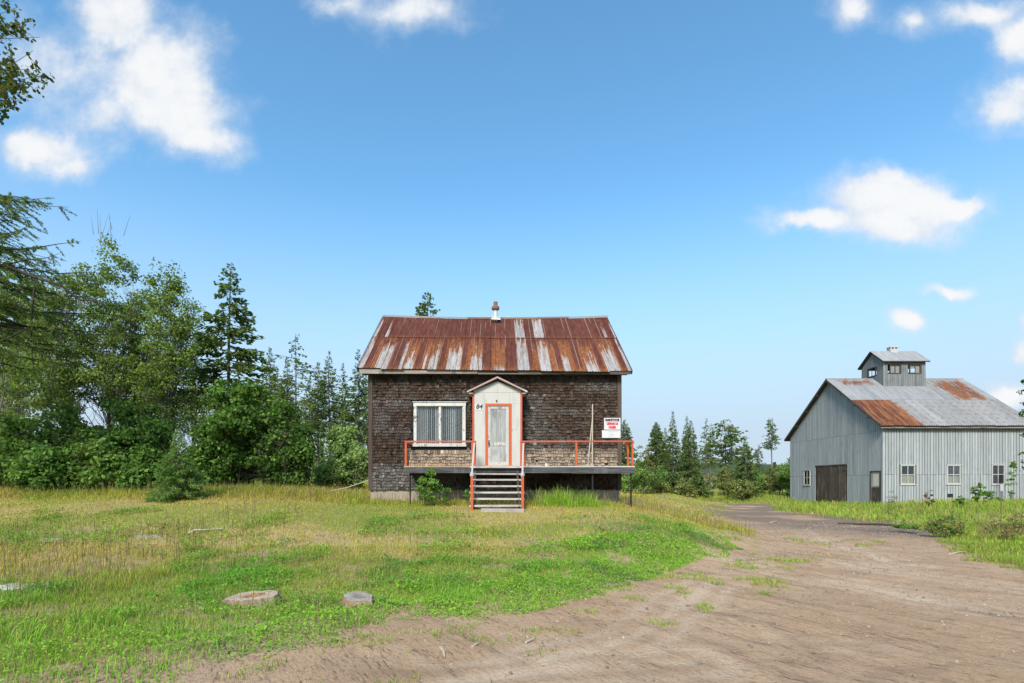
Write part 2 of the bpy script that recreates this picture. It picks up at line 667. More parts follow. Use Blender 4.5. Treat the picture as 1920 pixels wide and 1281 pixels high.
def mat_dirt():
    m, t, out = new_mat('packed_dirt')
    p = pos(t)
    x, y, z = t.sep(p)
    a = t.noise(p, .55, 5, .62)
    # tyre-drawn grain runs from the yard towards the right foreground
    rot = t.n.new('ShaderNodeVectorRotate')
    rot.rotation_type = 'Z_AXIS'
    t.l.new(p, rot.inputs['Vector'])
    rot.inputs['Angle'].default_value = R(58)
    g = t.noise(scl(t, rot.outputs[0], (.55, 4.2, 1)), 1.0, 7, .70)
    f = t.noise(p, 26.0, 6, .72)
    f2 = t.noise(p, 120.0, 3, .6)
    c = t.mix(t.step(a, .3, .7), (.405, .262, .157), (.485, .328, .208))
    c = t.mix(t.step(g, .50, .70, 0, .60), c, (.200, .130, .088))
    c = t.mix(t.step(g, .46, .30, 0, .55), c, (.46, .355, .265))
    c = t.mix(t.step(f, .50, .68, 0, .55), c, (.145, .098, .070))
    c = t.mix(t.step(f2, .60, .70, 0, .6), c, (.40, .35, .30))
    fl = t.noise(scl(t, rot.outputs[0], (5, 32, 1)), 1.0, 6, .72, dist=.6)
    fl2 = t.noise(scl(t, rot.outputs[0], (16, 60, 1)), 1.0, 4, .7, dist=.4)
    c = t.mix(t.math('MULTIPLY', t.step(fl, .52, .62, 0, .90), t.step(g, .40, .60, .25, 1.0)), c, (.115, .070, .044))
    c = t.mix(t.step(fl2, .58, .68, 0, .5), c, (.105, .068, .045))
    c = t.mix(t.step(fl2, .42, .32, 0, .45), c, (.47, .36, .265))
    at = t.n.new('ShaderNodeAttribute')
    at.attribute_name = 'col'
    s = t.n.new('ShaderNodeSeparateColor')
    t.l.new(at.outputs['Color'], s.inputs[0])
    c = t.mix(t.math('MULTIPLY', s.outputs[0], t.step(f, .75, .35, .25, .80)), c, (.56, .44, .32))    # pale wheel tracks
    gr = t.mix(t.step(f, .35, .65), (.062, .054, .050), (.14, .122, .110))
    c = t.mix(t.math('MULTIPLY', s.outputs[1], .9), c, gr)                                          # dark gravel
    c = t.mix(t.math('MULTIPLY', s.outputs[2], .40), c, (.13, .080, .056))                            # damp earth
    f3 = t.noise(p, 9.0, 5, .7)
    hh = t.math('ADD', t.math('MULTIPLY', t.math('ADD', f3, t.math('MULTIPLY', fl, -.7)), .55), t.math('ADD', t.math('MULTIPLY', f, .60), t.math('MULTIPLY', f2, .30)))
    pbsdf(t, out, c, .95, .12, bump=hh, bstr=1.0, bdist=.035)
    return m


M = {}
M['leaf'] = mat_leaf('foliage', .42)
M['needle'] = mat_leaf('needles', .42, .7, .08)
M['grass'] = mat_leaf('grass_blades', .34, .75, .06)
M['bark'] = mat_attr('bark', .95, .1, 14, .45, .8, (1, 1, .3))
M['shingle'] = mat_attr('cedar_shingle', .9, .12, 26, .38, .6, (1.6, 1.6, .25))
M['ground'] = mat_ground()
M['dirt'] = mat_dirt()
M['hroof'] = mat_house_roof()
M['broof'] = mat_barn_roof()
M['darkwood'] = mat_wood('dark_weathered_wood', (.045, .038, .034), (.085, .072, .062), (.13, .115, .10), pamt=.4)
M['corner'] = mat_wood('dark_brown_corner_board', (.050, .036, .030), (.085, .062, .050), (.12, .10, .085), pamt=.3)
M['fascia'] = mat_wood('grey_eave_board', (.16, .135, .11), (.34, .30, .26), (.07, .06, .05), (1.2, 30, 30), pamt=.8)
M['tread'] = mat_wood('grey_tread_wood', (.30, .265, .24), (.46, .42, .385), (.22, .18, .155), (1.5, 30, 30))
M['deckboard'] = mat_wood('tan_deck_boards', (.30, .20, .11), (.46, .33, .20), (.22, .17, .13), (1.5, 30, 30))
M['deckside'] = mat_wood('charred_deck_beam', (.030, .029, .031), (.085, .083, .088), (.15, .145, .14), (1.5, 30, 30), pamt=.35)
M['barnboard'] = mat_wood('pale_grey_barn_boards', (.248, .265, .272), (.328, .348, .352), (.205, .218, .225), (22, 22, .7), var=.22, pamt=.4)
M['barngable'] = M['barnboard']
M['cupola'] = mat_wood('dark_grey_cupola_boards', (.130, .138, .140), (.205, .213, .210), (.10, .10, .10), (22, 22, .7), var=.3, pamt=.5)
M['barncore'] = mat_simple('barn_sheathing', (.035, .036, .036), .9)
M['barndoor'] = mat_wood('black_brown_barn_planks', (.035, .027, .021), (.125, .095, .072), (.26, .21, .165), (26, 26, .8), var=.5, pamt=.35)
M['orange'] = mat_paint('faded_orange_paint', (.46, .082, .024), (.29, .125, .08), .42, 7)
M['orangerail'] = mat_paint('worn_orange_rail_paint', (.40, .072, .030), (.26, .16, .13), .62, 8, stretch=(.5, 1, 1))
M['white'] = mat_paint('dirty_white_paint', (.43, .415, .39), (.24, .215, .185), .16, 4)
M['windowwhite'] = mat_paint('flaking_white_paint', (.52, .505, .48), (.11, .095, .08), .42, 5, stretch=(1, 1, .6))
M['doorwhite'] = mat_paint('flaking_door_paint', (.42, .41, .39), (.23, .215, .20), .55, 6)
M['doorpanel'] = mat_wood('grey_door_panel', (.20, .20, .20), (.37, .37, .36), (.075, .075, .075), (26, 26, 1.3), pamt=.45)
M['barnwhite'] = mat_paint('barn_window_paint', (.40, .40, .37), (.24, .33, .29), .35, 6)
M['concrete'] = mat_simple('old_concrete', (.30, .25, .205), .92, .15, nscale=7, namt=.35)
M['black'] = mat_simple('black_steel', (.012, .012, .014), .5, .4)
M['blackpaint'] = mat_simple('black_lettering', (.012, .012, .012), .6)
M['redpaint'] = mat_simple('red_lettering', (.50, .02, .045), .6)
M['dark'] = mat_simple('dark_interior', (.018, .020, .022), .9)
M['blind'] = mat_simple('grey_blind_fabric', (.66, .66, .64), .8, nscale=6)
M['screen'] = mat_simple('grey_window_screen', (.20, .20, .19), .8, nscale=6)
M['curtain'] = mat_simple('cream_curtain', (.52, .47, .37), .9, nscale=5)
M['glass'] = mat_glass('window_glass')
M['signwhite'] = mat_simple('white_sign_board', (.50, .50, .495), .5, nscale=8, namt=.1)
M['steel'] = mat_simple('galvanised_pipe', (.50, .49, .47), .45, .5, .3, 10, .15)
M['rustpipe'] = mat_simple('rusted_pipe_cap', (.17, .105, .080), .85, nscale=25, namt=.35)
M['pole'] = mat_simple('pale_bare_wood', (.40, .34, .27), .8, nscale=25, namt=.2)
M['ridge'] = mat_simple('dull_ridge_tin', (.20, .20, .20), .8, .1, nscale=9, namt=.3)
M['knob'] = mat_simple('grey_wood_newel', (.36, .35, .34), .8, nscale=25, namt=.25)
M['porchroof'] = mat_paint('porch_roof_tin', (.36, .25, .225), (.50, .42, .38), .5, 6)
M['stump'] = mat_attr('stump_wood', .92, .1, 30, .4, .8)
M['stone'] = mat_attr('stones', .9, .2, 30, .3, .5)
M['rope'] = mat_simple('pale_rope', (.48, .46, .35), .9)
M['hill'] = mat_simple('forested_hill', (.050, .075, .040), .95, .05, nscale=.05, namt=.4)

# ------------------------------------------------------------------ terrain
# left and right edges of the dirt drive, in plan (x, y)
LE = [(-60, .6), (-9, 1.2), (-4.2, 2.9), (-2.75, 4.0), (-1.85, 5.15), (-.75, 5.85), (.45, 6.6), (1.5, 7.5), (2.4, 8.7), (3.9, 10.6), (6.0, 12.6), (7.8, 15.0),
      (8.5, 17.5), (9.6, 21), (11.6, 26), (14.0, 32), (16.6, 37.5), (18.0, 41.5)]
RE = [(21.5, 42.5), (18.6, 36), (16.2, 31), (15.3, 27.5), (15.5, 24), (15.2, 20), (14.2, 17.2), (12.4, 15.2), (11.2, 13.4), (10.3, 11.6), (9.4, 10.1), (8.9, 8.7),
      (9.6, 6.5), (12, 4.5), (60, 3.0), (60, -40), (-60, -40)]
POLY = np.array(LE + RE, float)


def poly_sd(x, y):
    """signed distance to the drive outline, negative inside"""
    x = np.asarray(x, float).ravel(); y = np.asarray(y, float).ravel()
    d2 = np.full(x.shape, 1e18); ins = np.zeros(x.shape, bool)
    n = len(POLY)
    for i in range(n):
        ax, ay = POLY[i]; bx, by = POLY[(i + 1) % n]
        ex, ey = bx - ax, by - ay
        tt = np.clip(((x - ax) * ex + (y - ay) * ey) / (ex * ex + ey * ey), 0, 1)
        d2 = np.minimum(d2, (x - ax - tt * ex) ** 2 + (y - ay - tt * ey) ** 2)
        c = ((ay > y) != (by > y)) & (x < (bx - ax) * (y - ay) / ((by - ay) if by != ay else 1e-9) + ax)
        ins ^= c
    d = np.sqrt(d2)
    return np.where(ins, -d, d)


_ly = np.array([p[1] for p in LE]); _lx = np.array([p[0] for p in LE])


def height(x, y):
    x = np.asarray(x, float); y = np.asarray(y, float)
    edge = np.interp(y, _ly, _lx)
    edge = np.where(y > 41.5, 18 + (y - 41.5) * .3, edge)
    L = sstep(y, 7.5, 16.8) * (.93 - .14 * sstep(x, 2.5, 6)) + sstep(y, 17, 32) * .25 * sstep(x, 3.5, -1) + .28 * sstep(x, -2.5, -8) * sstep(y, 9, 18)
    wid = 1.2 + 4.2 * sstep(y, 8, 20)
    bank = sstep(x - edge, 0.1, -wid)
    zl = bank * L
    zr = .42 * sstep(x - edge, 5.5, 15) * sstep(y, 17, 36)
    far = sstep(y, 40, 60) * .55
    z = np.maximum(np.maximum(zl, zr), far * np.where(x < 5, 0, 1))
    z = z + (fbm(x, y, .35, 3) - .5) * .10 * sstep(np.abs(y - 0) + np.abs(x), 3, 12) + (fbm(x, y, 1.6, 3) - .5) * .05
    return z


def hz(x, y):
    return float(height(np.array([x]), np.array([y]))[0])


def axis(stops):
    out = []
    for (a, b, s) in stops:
        out += list(np.arange(a, b, s))
    out.append(stops[-1][1])
    return np.array(out)


def bare_f(x, y):
    return sstep(fbm(x + 9, y + 77, .9, 4), .60, .68) * sstep(y, 14.5, 12) * .7


def straw_f(x, y):
    a = sstep(fbm(x - 21, y * 1.8 + 5, .33, 4), .50, .60) * sstep(y, 8, 10)
    b = np.exp(-(((x + 3.6) / 3.2) ** 2 + ((y - 11.6) / .8) ** 2)) + np.exp(-(((x + 7.5) / 2.2) ** 2 + ((y - 10.0) / .9) ** 2))
    return np.clip(a * .8 + b, 0, 1)


def build_ground():
    xs = axis([(-4000, -400, 400), (-400, -60, 20), (-60, -24, 2), (-24, 24, .3), (24, 60, 1.5), (60, 400, 20), (400, 4000, 400)])
    ys = axis([(-300, -20, 20), (-20, 2, 2), (2, 30, .3), (30, 60, 1), (60, 120, 4), (120, 600, 40), (600, 5000, 400)])
    X, Y = np.meshgrid(xs, ys)
    Z = height(X, Y)
    sd = poly_sd(X, Y).reshape(X.shape)
    Z = np.where(sd < 0, Z - .05 * sstep(-sd, 0.0, .5), Z)      # shallow bed under the dirt sheet
    V = np.stack([X.ravel(), Y.ravel(), Z.ravel()], 1)
    nx = len(xs)
    i, j = np.meshgrid(np.arange(len(xs) - 1), np.arange(len(ys) - 1))
    a = (j * nx + i).ravel()
    F = np.stack([a, a + 1, a + nx + 1, a + nx], 1)
    C = np.stack([bare_f(X, Y).ravel(), straw_f(X, Y).ravel(), 0 * X.ravel()], 1)
    o = link('ground', np_mesh('ground', V, F, C, smooth=True), M['ground'])
    tag(o, kind='structure')


def line_d(x, y, pts):
    d2 = np.full(x.shape, 1e18)
    for (ax, ay), (bx, by) in zip(pts[:-1], pts[1:]):
        ex, ey = bx - ax, by - ay
        tt = np.clip(((x - ax) * ex + (y - ay) * ey) / (ex * ex + ey * ey), 0, 1)
        d2 = np.minimum(d2, (x - ax - tt * ex) ** 2 + (y - ay - tt * ey) ** 2)
    return np.sqrt(d2)


def gp(xi, yi, z=0.0):
    Y = 1000 * (EYE - z) / (yi - 907)
    return ((xi - 930) * Y / 1000, Y)


TRACKS = [[gp(1300, 1040), gp(1390, 1055), gp(1480, 1075), gp(1620, 1100), gp(1760, 1130), gp(1930, 1160)],
          [gp(1560, 1055), gp(1650, 1070), gp(1740, 1080), gp(1850, 1098), gp(1960, 1112)],
          [gp(1470, 990), gp(1520, 1000), gp(1590, 1030), gp(1700, 1060)],
          [gp(1020, 1240), gp(1110, 1220), gp(1190, 1195), gp(1290, 1130), gp(1340, 1090)],
          [gp(800, 1290), gp(900, 1270), gp(1050, 1255), gp(1300, 1240)]]
DARKT = [[gp(1440, 1165), gp(1500, 1200), gp(1545, 1240)], [gp(1330, 1190), gp(1400, 1235), gp(1500, 1240)], [gp(1800, 1140), gp(1870, 1155), gp(1960, 1175)],
         [gp(1350, 1030), gp(1430, 1050)], [gp(1560, 1060), gp(1620, 1075)], [gp(1630, 1265), gp(1720, 1250)]]


def dirt_edge(x, y):
    return poly_sd(x, y) + (fbm(x, y, .9, 4).ravel() - .5) * .9 + (fbm(x, y, 4.5, 3).ravel() - .5) * .35


def build_drive():
    xs = np.arange(-12, 24, .09)
    ys = [1.0]
    while ys[-1] < 43: ys.append(ys[-1] + max(.07, .0065 * ys[-1]))
    ys = np.array(ys)
    X, Y = np.meshgrid(xs, ys)
    x, y = X.ravel(), Y.ravel()
    sd = dirt_edge(x, y)
    tr = np.zeros(len(x)); dk = np.zeros(len(x))
    wob = (fbm(x, y, .8, 3) - .5) * .5
    for T in TRACKS:
        dd_ = line_d(x, y, T) + wob * .6
        tr = np.maximum(tr, np.maximum(np.exp(-(dd_ / .14) ** 2), .6 * np.exp(-((dd_ - .38) / .10) ** 2)))
    for T in DARKT:
        dk = np.maximum(dk, np.exp(-((line_d(x, y, T) + wob * .4) / .10) ** 2))
    tr *= sstep(fbm(x, y, 1.3, 4), .22, .52)
    z = height(x, y) + .008 - .014 * tr - .010 * dk + .015 * (fbm(x * .6 + y * .5, y * .9 - x * .55, 1.7, 4) - .5) + .03 * (fbm(x * .5 + y * .6, y * .8 - x * .5, 6.0, 3) - .5)
    # dark gravel apron towards the barn
    ax, ay = gp(1640, 990)
    grav = sstep(y, 14.0, 19.0) * sstep(x, 8.0, 11.5) * sstep(fbm(x, y, .5, 3), .2, .5)
    grav = np.maximum(grav * .75, np.exp(-(((x - 13.4) / 2.6) ** 2 + ((y - 18.0) / 2.6) ** 2)))
    px, py = gp(735, 1262)
    damp = np.exp(-(((x - px) / .55) ** 2 + ((y - py) / .16) ** 2))
    damp = np.maximum(damp, dk * .7)
    nx = len(xs)
    i, j = np.meshgrid(np.arange(nx - 1), np.arange(len(ys) - 1))
    a = (j * nx + i).ravel()
    F = np.stack([a, a + 1, a + nx + 1, a + nx], 1)
    F = F[(sd[F].min(1) < 1.7)]
    # thin the sheet into the soil at its rim
    z = z - .06 * sstep(sd, 1.2, 1.75)
    used = np.unique(F)
    mp = -np.ones(len(x), int); mp[used] = np.arange(len(used))
    V = np.stack([x, y, z], 1)[used]
    C = np.stack([tr, grav, damp], 1)[used]
    o = link('dirt_driveway', np_mesh('dirt_driveway', V, mp[F], C, smooth=True), M['dirt'])
    tag(o, kind='structure')


build_ground()
build_drive()


def build_hills():
    rng = np.random.RandomState(3)
    xs = np.linspace(-1600, 2600, 160)
    ys = np.array([900, 1000, 1150, 1400, 1800])
    pr = np.array([0, .35, .8, 1, .9])
    V = []
    for k, yy in enumerate(ys):
        h = (34 + 30 * fbm(xs, xs * 0 + 3, .0016, 3) - 14 + 16 * np.exp(-((xs - 480) / 260) ** 2)) * pr[k] + rng.rand(len(xs)) * 2.0 * pr[k]
        V.append(np.stack([xs, xs * 0 + yy, h - 2 * (k == 0)], 1))
    V = np.concatenate(V)
    n = len(xs)
    i, j = np.meshgrid(np.arange(n - 1), np.arange(len(ys) - 1))
    a = (j * n + i).ravel()
    o = link('hills', np_mesh('hills', V, np.stack([a, a + 1, a + n + 1, a + n], 1)), M['hill'])
    tag(o, kind='structure')


build_hills()

# ------------------------------------------------------------------ the shingled house
HX0, HX1, HY, HB = -4.24, 4.17, 17.9, 25.3
EZ, EY = 5.41, 17.55                # eave edge
RZ, RY = 8.38, 21.6                 # ridge
WX0, WX1, WZ0, WZ1 = -2.756, -1.02, 2.83, 4.32
VX0, VX1, VY = -.744, .83, 17.3
rnd = random.Random(11)


def roof_pt(x, t, back=False):
    sag = -.11 * (1 - ((x - .4) / 4.9) ** 2)
    y = EY + (RY - EY) * t
    z = EZ + (RZ - EZ) * t + sag * max(t, 0) ** 1.5 - .012 * (x + 4.5) * (1 - t)
    if back: y = 2 * RY - y
    return Vector((x, y, z))


house = thing('old_house', 'old house clad in dark brown shingles under a rusty metal roof', 'house', (0, HY, 1.0))


def build_house():
    f = MB()
    f.box(HX0 + .02, HX1 - .02, HY + .03, HB, .2, 1.40)
    f.build('foundation', M['concrete'], house)
    w = MB()
    w.box(HX0, HX1, HY + .16, HB, 1.40, 5.30)
    w.box(HX0, WX0 + .05, HY, HY + .159, 1.40, 5.30)
    w.box(WX1 - .05, HX1, HY, HY + .159, 1.40, 5.30)
    w.box(WX0 + .051, WX1 - .051, HY, HY + .159, 1.40, WZ0 + .05)
    w.box(WX0 + .051, WX1 - .051, HY, HY + .159, WZ1 - .05, 5.30)
    # gable ends
    for x0, x1 in ((HX0, HX0 + .12), (HX1 - .12, HX1)):
        a = [(x0, HY, 5.301), (x0, HB, 5.301), (x0, RY, RZ - .28), (x1, HY, 5.301), (x1, HB, 5.301), (x1, RY, RZ - .28)]
        w.add(a, [(0, 2, 1), (3, 4, 5), (0, 1, 4, 3), (1, 2, 5, 4), (2, 0, 3, 5)])
    wall = w.build('wall', M['dark'], house)

    # shingles: tapered, every one its own block, in staggered courses
    def colour(x, z, side=0):
        k = rnd.random()
        br = Vector((.030, .0195, .0145)).lerp(Vector((.068, .046, .034)), k ** 1.2)
        n = float(fbm(x * 1.0, z * 1.6, 1.3, 3))
        gy = Vector((.115, .105, .098)) * (.6 + .8 * rnd.random())
        g = max(0, min(1, (n - .52) * 4)) * .55
        if side == 0:
            if z < 2.25 and x < -1: g = max(g, .75 * min(1, (2.45 - z) * 2))
            if .8 < x < 2.2 and 2.4 < z < 4.6: g = max(g, .55 * max(0, 1 - abs(x - 1.25) / .9) * (.4 + rnd.random()))
        c = br.lerp(gy, g)
        if side == 0 and x > -2.9 and (x < VX0 or x > VX1) and 1.95 < z < 2.78:
            k = max(0, min(1, (2.88 - z) * 2.6)) * (.6 + .4 * rnd.random())
            if rnd.random() < .06: k *= .5
            c = c.lerp(Vector((.31, .24, .178)) * (.75 + .4 * rnd.random()), k)
        if rnd.random() < .03: c = c * 1.9
        if rnd.random() < .08: c = c * .5
        return tuple(c)

    def course(mb, u0, u1, z, e, put, holes=(), side=0):
        u = u0 - rnd.random() * .06
        while u < u1:
            wd = rnd.uniform(.055, .125)
            a, b = max(u, u0), min(u + wd - rnd.uniform(.006, .014), u1)
            u += wd
            if b - a < .015: continue
            zb = z + rnd.uniform(-.016, .016)
            zt = z + e + .02
            if any(b > h[0] and a < h[1] and zt > h[2] and zb < h[3] for h in holes):
                continue
            th = .030 + rnd.random() * .022 + (.025 if rnd.random() < .05 else 0)
            if rnd.random() < .006: continue
            mb.col = colour((a + b) / 2, z, side)
            mb.hexa([put(a, -th, zb), put(b, -th, zb), put(a, 0, zb), put(b, 0, zb),
                     put(a, -.003, zt), put(b, -.003, zt), put(a, .0, zt), put(b, .0, zt)])

    e = .1005
    holes = [(WX0 - .02, WX1 + .02, WZ0 - .02, WZ1 + .01), (VX0 - .02, VX1 + .02, 2.15, 4.75)]
    mb = MB()
    k = 0
    while 1.395 + k * e < 5.27:
        course(mb, HX0 + .10, HX1 - .10, 1.395 + k * e, e, lambda u, d, z: (u, HY - .004 + d, z), holes)
        k += 1
    tag(mb.build('front_shingles', M['shingle'], wall), kind='stuff')
    for sx, nm in ((HX0, 'west_shingles'), (HX1, 'east_shingles')):
        mb = MB(); k = 0
        sg = -1 if sx < 0 else 1
        while 1.395 + k * e < RZ - .45:
            z = 1.395 + k * e
            lo, hi = HY + .02, HB - .02
            if z > 5.2:
                q = (z - 5.2) / (RZ - .35 - 5.2)
                lo = HY + .02 + (RY - HY) * q; hi = HB - .02 - (HB - RY) * q
            course(mb, lo, hi, z, e * 1.0, lambda u, d, z: (sx - sg * (-.004 + d), u, z), (), 1)
            k += 1
        tag(mb.build('side_shingles', M['shingle'], wall), kind='stuff')
    for x0, x1 in ((HX0 - .035, HX0 + .10), (HX1 - .10, HX1 + .035)):
        block('corner_board', M['corner'], house, x0, x1, HY - .05, HY + .10, 1.38, 5.25)
    # eave: boxed soffit and a cracked weathered fascia in three lengths
    block('soffit', M['darkwood'], house, -4.45, 4.38, EY + .05, HY - .001, 5.235, 5.262)
    for x0, x1, dz, dy in ((-4.50, -.62, 0, 0), (-.60, 2.15, -.012, .01), (2.16, 4.42, -.02, .016)):
        block('fascia_board', M['fascia'] if x1 < 3 else M['darkwood'], house, x0, x1, EY + .02 + dy, EY + .048 + dy, 5.225 + dz, 5.36 + dz - .004 * (x0 + 4.5))
    # roof
    r = MB()
    A, B = -4.52, 4.43
    th = .09
    sec = []
    nseg = 8
    for i in range(nseg + 1):
        x = A + (B - A) * i / nseg
        e0, rd, e1 = roof_pt(x, .005), roof_pt(x, 1), roof_pt(x, .005, True)
        dn = Vector((0, 0, -.035)); d2 = Vector((0, 0, -.035 - th))
        sec += [e0 + dn, rd + dn, e1 + dn, e1 + d2, rd + d2, e0 + d2]
    fs = []
    for i in range(nseg):
        for q in range(6):
            q2 = (q + 1) % 6
            fs.append((i * 6 + q, i * 6 + q2, (i + 1) * 6 + q2, (i + 1) * 6 + q))
    fs += [(0, 5, 4, 1), (1, 4, 3, 2)]
    L0 = nseg * 6
    fs += [(L0, L0 + 1, L0 + 4, L0 + 5), (L0 + 1, L0 + 2, L0 + 3, L0 + 4)]
    r.add(sec, fs)
    roof = r.build('roof', M['darkwood'], house)
    n = 12
    W = (4.47 + 4.56) / n
    for back in (False, True):
        for (t0, t1, lift) in ((-.008, .565, .0), (.545, .985, .016)):
            for i in range(n):
                xa = -4.56 + i * W
                sh = rnd.uniform(-.010, .008) if t0 < 0 else rnd.uniform(-.006, .006)
                lf = lift + rnd.uniform(0, .007)
                prof = []
                for k in range(4):
                    b = xa + W * k / 4
                    g = W / 4
                    prof += [(b + .004, .004), (b + .012, .024), (b + .026, .024), (b + .036, .004), (b + g * .5, .002), (b + g * .72, .007), (b + g * .86, .002)]
                prof.append((xa + W + .012, .010))
                rows = [t0 + sh, t0 + (t1 - t0) * .33, t0 + (t1 - t0) * .66, t1]
                vs = []
                nv = Vector((0, -(RZ - EZ), RY - EY)).normalized()
                if back: nv.y = -nv.y
                for tt in rows:
                    for x, h in prof:
                        vs.append(roof_pt(x, tt, back) + nv * (h + lf))
                m = len(prof); fs = []
                for a in range(3):
                    for b in range(m - 1):
                        fs.append((a * m + b, a * m + b + 1, (a + 1) * m + b + 1, (a + 1) * m + b))
                sb = MB(); sb.add(vs, fs)
                sb.build('roof_sheet', M['hroof'], roof)
    # ridge cap in short lapped lengths, slightly crooked
    x = -4.58
    while x < 4.45:
        x2 = min(x + rnd.uniform(.9, 1.5), 4.49)
        cp = MB()
        a, b = roof_pt(x, 1), roof_pt(x2 + .03, 1)
        up = .055 + rnd.uniform(-.008, .012)
        w_ = rnd.uniform(.10, .15)
        vs = []
        for p_ in (a, b):
            vs += [p_ + Vector((0, -w_, up - w_ * .72)), p_ + Vector((0, -.01, up + .01)), p_ + Vector((0, w_, up - w_ * .72)),
                   p_ + Vector((0, -w_, up - .012 - w_ * .72)), p_ + Vector((0, -.01, up - .002)), p_ + Vector((0, w_, up - .012 - w_ * .72))]
        cp.add(vs, [(0, 1, 7, 6), (1, 2, 8, 7), (3, 9, 10, 4), (4, 10, 11, 5), (0, 6, 9, 3), (2, 5, 11, 8), (0, 3, 4, 1), (1, 4, 5, 2), (6, 7, 10, 9), (7, 8, 11, 10)])
        cp.build('ridge_cap', M['ridge'] if (x < -2.0 or x > 2.6) else M['rustpipe'], roof)
        x = x2
    # rake trim
    for x in (-4.565, 4.475):
        for back in (False, True):
            a, b = roof_pt(x, 0, back), roof_pt(x, 1.0, back)
            tr = MB(); tr.bar(a + Vector((0, 0, -.045)), b + Vector((0, 0, -.045)), .03, .14)
            tr.build('rake_board', M['darkwood'], roof)
    # stove pipe by the ridge
    p = MB()
    cx, cy = -.02, RY - .25
    p.lathe([(.095, 7.95), (.09, 8.1), (.085, 8.55)], cx, cy, 14)
    pipe = p.build('stove_pipe', M['steel'], house, True)
    c = MB(); c.lathe([(.09, 8.551), (.155, 8.57), (.16, 8.66), (.12, 8.70)], cx, cy, 14)
    c.build('collar', M['rustpipe'], pipe)
    c = MB(); c.lathe([(.085, 8.701), (.085, 8.86), (.07, 8.88)], cx, cy, 14)
    c.build('cap', M['rustpipe'], pipe)
    c = MB(); c.add([(cx - .16, cy - .30, 8.115), (cx + .20, cy - .34, 8.09), (cx + .17, cy + .1, 8.36), (cx - .14, cy + .1, 8.37),
                     (cx - .16, cy - .30, 8.09), (cx + .20, cy - .34, 8.06), (cx + .17, cy + .1, 8.33), (cx - .14, cy + .1, 8.34)],
                    [(0, 1, 2, 3), (4, 7, 6, 5), (0, 4, 5, 1), (1, 5, 6, 2), (2, 6, 7, 3), (3, 7, 4, 0)])
    c.build('flashing', M['steel'], pipe)
    # window with vertical blinds
    fr = MB()
    y0, y1 = HY - .055, HY + .05
    fr.box(WX0, WX0 + .09, y0, y1, WZ0 + .10, WZ1 - .12)
    fr.box(WX1 - .09, WX1, y0, y1, WZ0 + .10, WZ1 - .12)
    fr.box(WX0 - .01, WX1 + .01, y0 - .004, y1, WZ1 - .118, WZ1)
    win = fr.build('window', M['windowwhite'], house)
    block('drip_cap', M['windowwhite'], win, WX0 - .04, WX1 + .04, y0 - .03, y1, WZ1 + .002, WZ1 + .025)
    block('sill', M['doorwhite'], win, WX0 - .03, WX1 + .03, y0 - .05, y1, WZ0 + .01, WZ0 + .098)
    mx = PX(825, HY)
    block('mullion', M['windowwhite'], win, mx - .020, mx + .020, y0 + .025, y1, WZ0 + .0985, WZ1 - .1185)
    # sashes
    ga, gb, gz0, gz1 = WX0 + .091, WX1 - .091, WZ0 + .099, WZ1 - .119
    for a, b in ((ga, mx - .0205), (mx + .0205, gb)):
        s = MB()
        s.box(a, a + .02, y0 + .04, y1 - .01, gz0, gz1); s.box(b - .02, b, y0 + .04, y1 - .01, gz0, gz1)
        s.box(a + .0201, b - .0201, y0 + .04, y1 - .01, gz0, gz0 + .02); s.box(a + .0201, b - .0201, y0 + .04, y1 - .01, gz1 - .02, gz1)
        s.build('sash', M['windowwhite'], win)
        block('pane', M['glass'], win, a + .0205, b - .0205, HY + .006, HY + .010, gz0 + .0205, gz1 - .0205)
    nb = 21
    for i in range(nb):
        xc = ga + .03 + (gb - ga - .06) * (i + .5) / nb
        ang = R(rnd.uniform(30, 62))
        hw = .030
        s = MB()
        dx, dy = math.cos(ang) * hw, math.sin(ang) * hw
        nx_, ny_ = -math.sin(ang) * .0012, math.cos(ang) * .0012
        yb = HY + .085
        vs = []
        for z in (gz0 + .02, gz1 - .01):
            vs += [(xc - dx - nx_, yb - dy - ny_, z), (xc + dx - nx_, yb + dy - ny_, z), (xc - dx + nx_, yb - dy + ny_, z), (xc + dx + nx_, yb + dy + ny_, z)]
        s.hexa(vs)
        s.build('blind_slat', M['blind'], win)
    # enclosed entry: white panels, little gable roof
    v = MB()
    v.box(VX0 + .01, VX1 - .01, VY + .021, HY - .001, 2.16, 4.62)
    mid = (VX0 + VX1) / 2
    v.add([(VX0 + .01, VY + .02, 4.6205), (VX1 - .01, VY + .02, 4.6205), (mid, VY + .02, 4.93), (VX0 + .01, HY, 4.6205), (VX1 - .01, HY, 4.6205), (mid, HY, 4.93)],
          [(0, 1, 2), (3, 5, 4), (0, 2, 5, 3), (1, 4, 5, 2), (0, 3, 4, 1)])
    ent = v.build('entry_vestibule', M['white'], house)
    DX0, DX1, DZ = -.346, .500, 4.195
    zt = 4.55
    xs_ = [VX0 + .04, PX(908, VY), PX(955, VY), VX1 - .04]
    # panels above and beside the door
    block('wall_panel', M['white'], ent, xs_[0], xs_[1] - .003, VY, VY + .02, DZ + .003, zt)
    block('wall_panel', M['white'], ent, xs_[1] + .003, xs_[2] - .003, VY, VY + .02, DZ + .003, zt)
    block('wall_panel', M['white'], ent, xs_[2] + .003, xs_[3], VY, VY + .02, DZ + .003, zt)
    block('wall_panel', M['white'], ent, xs_[0], DX0 - .002, VY, VY + .02, 2.17, DZ)
    block('wall_panel', M['white'], ent, DX1 + .002, xs_[3], VY, VY + .02, 2.17, DZ)
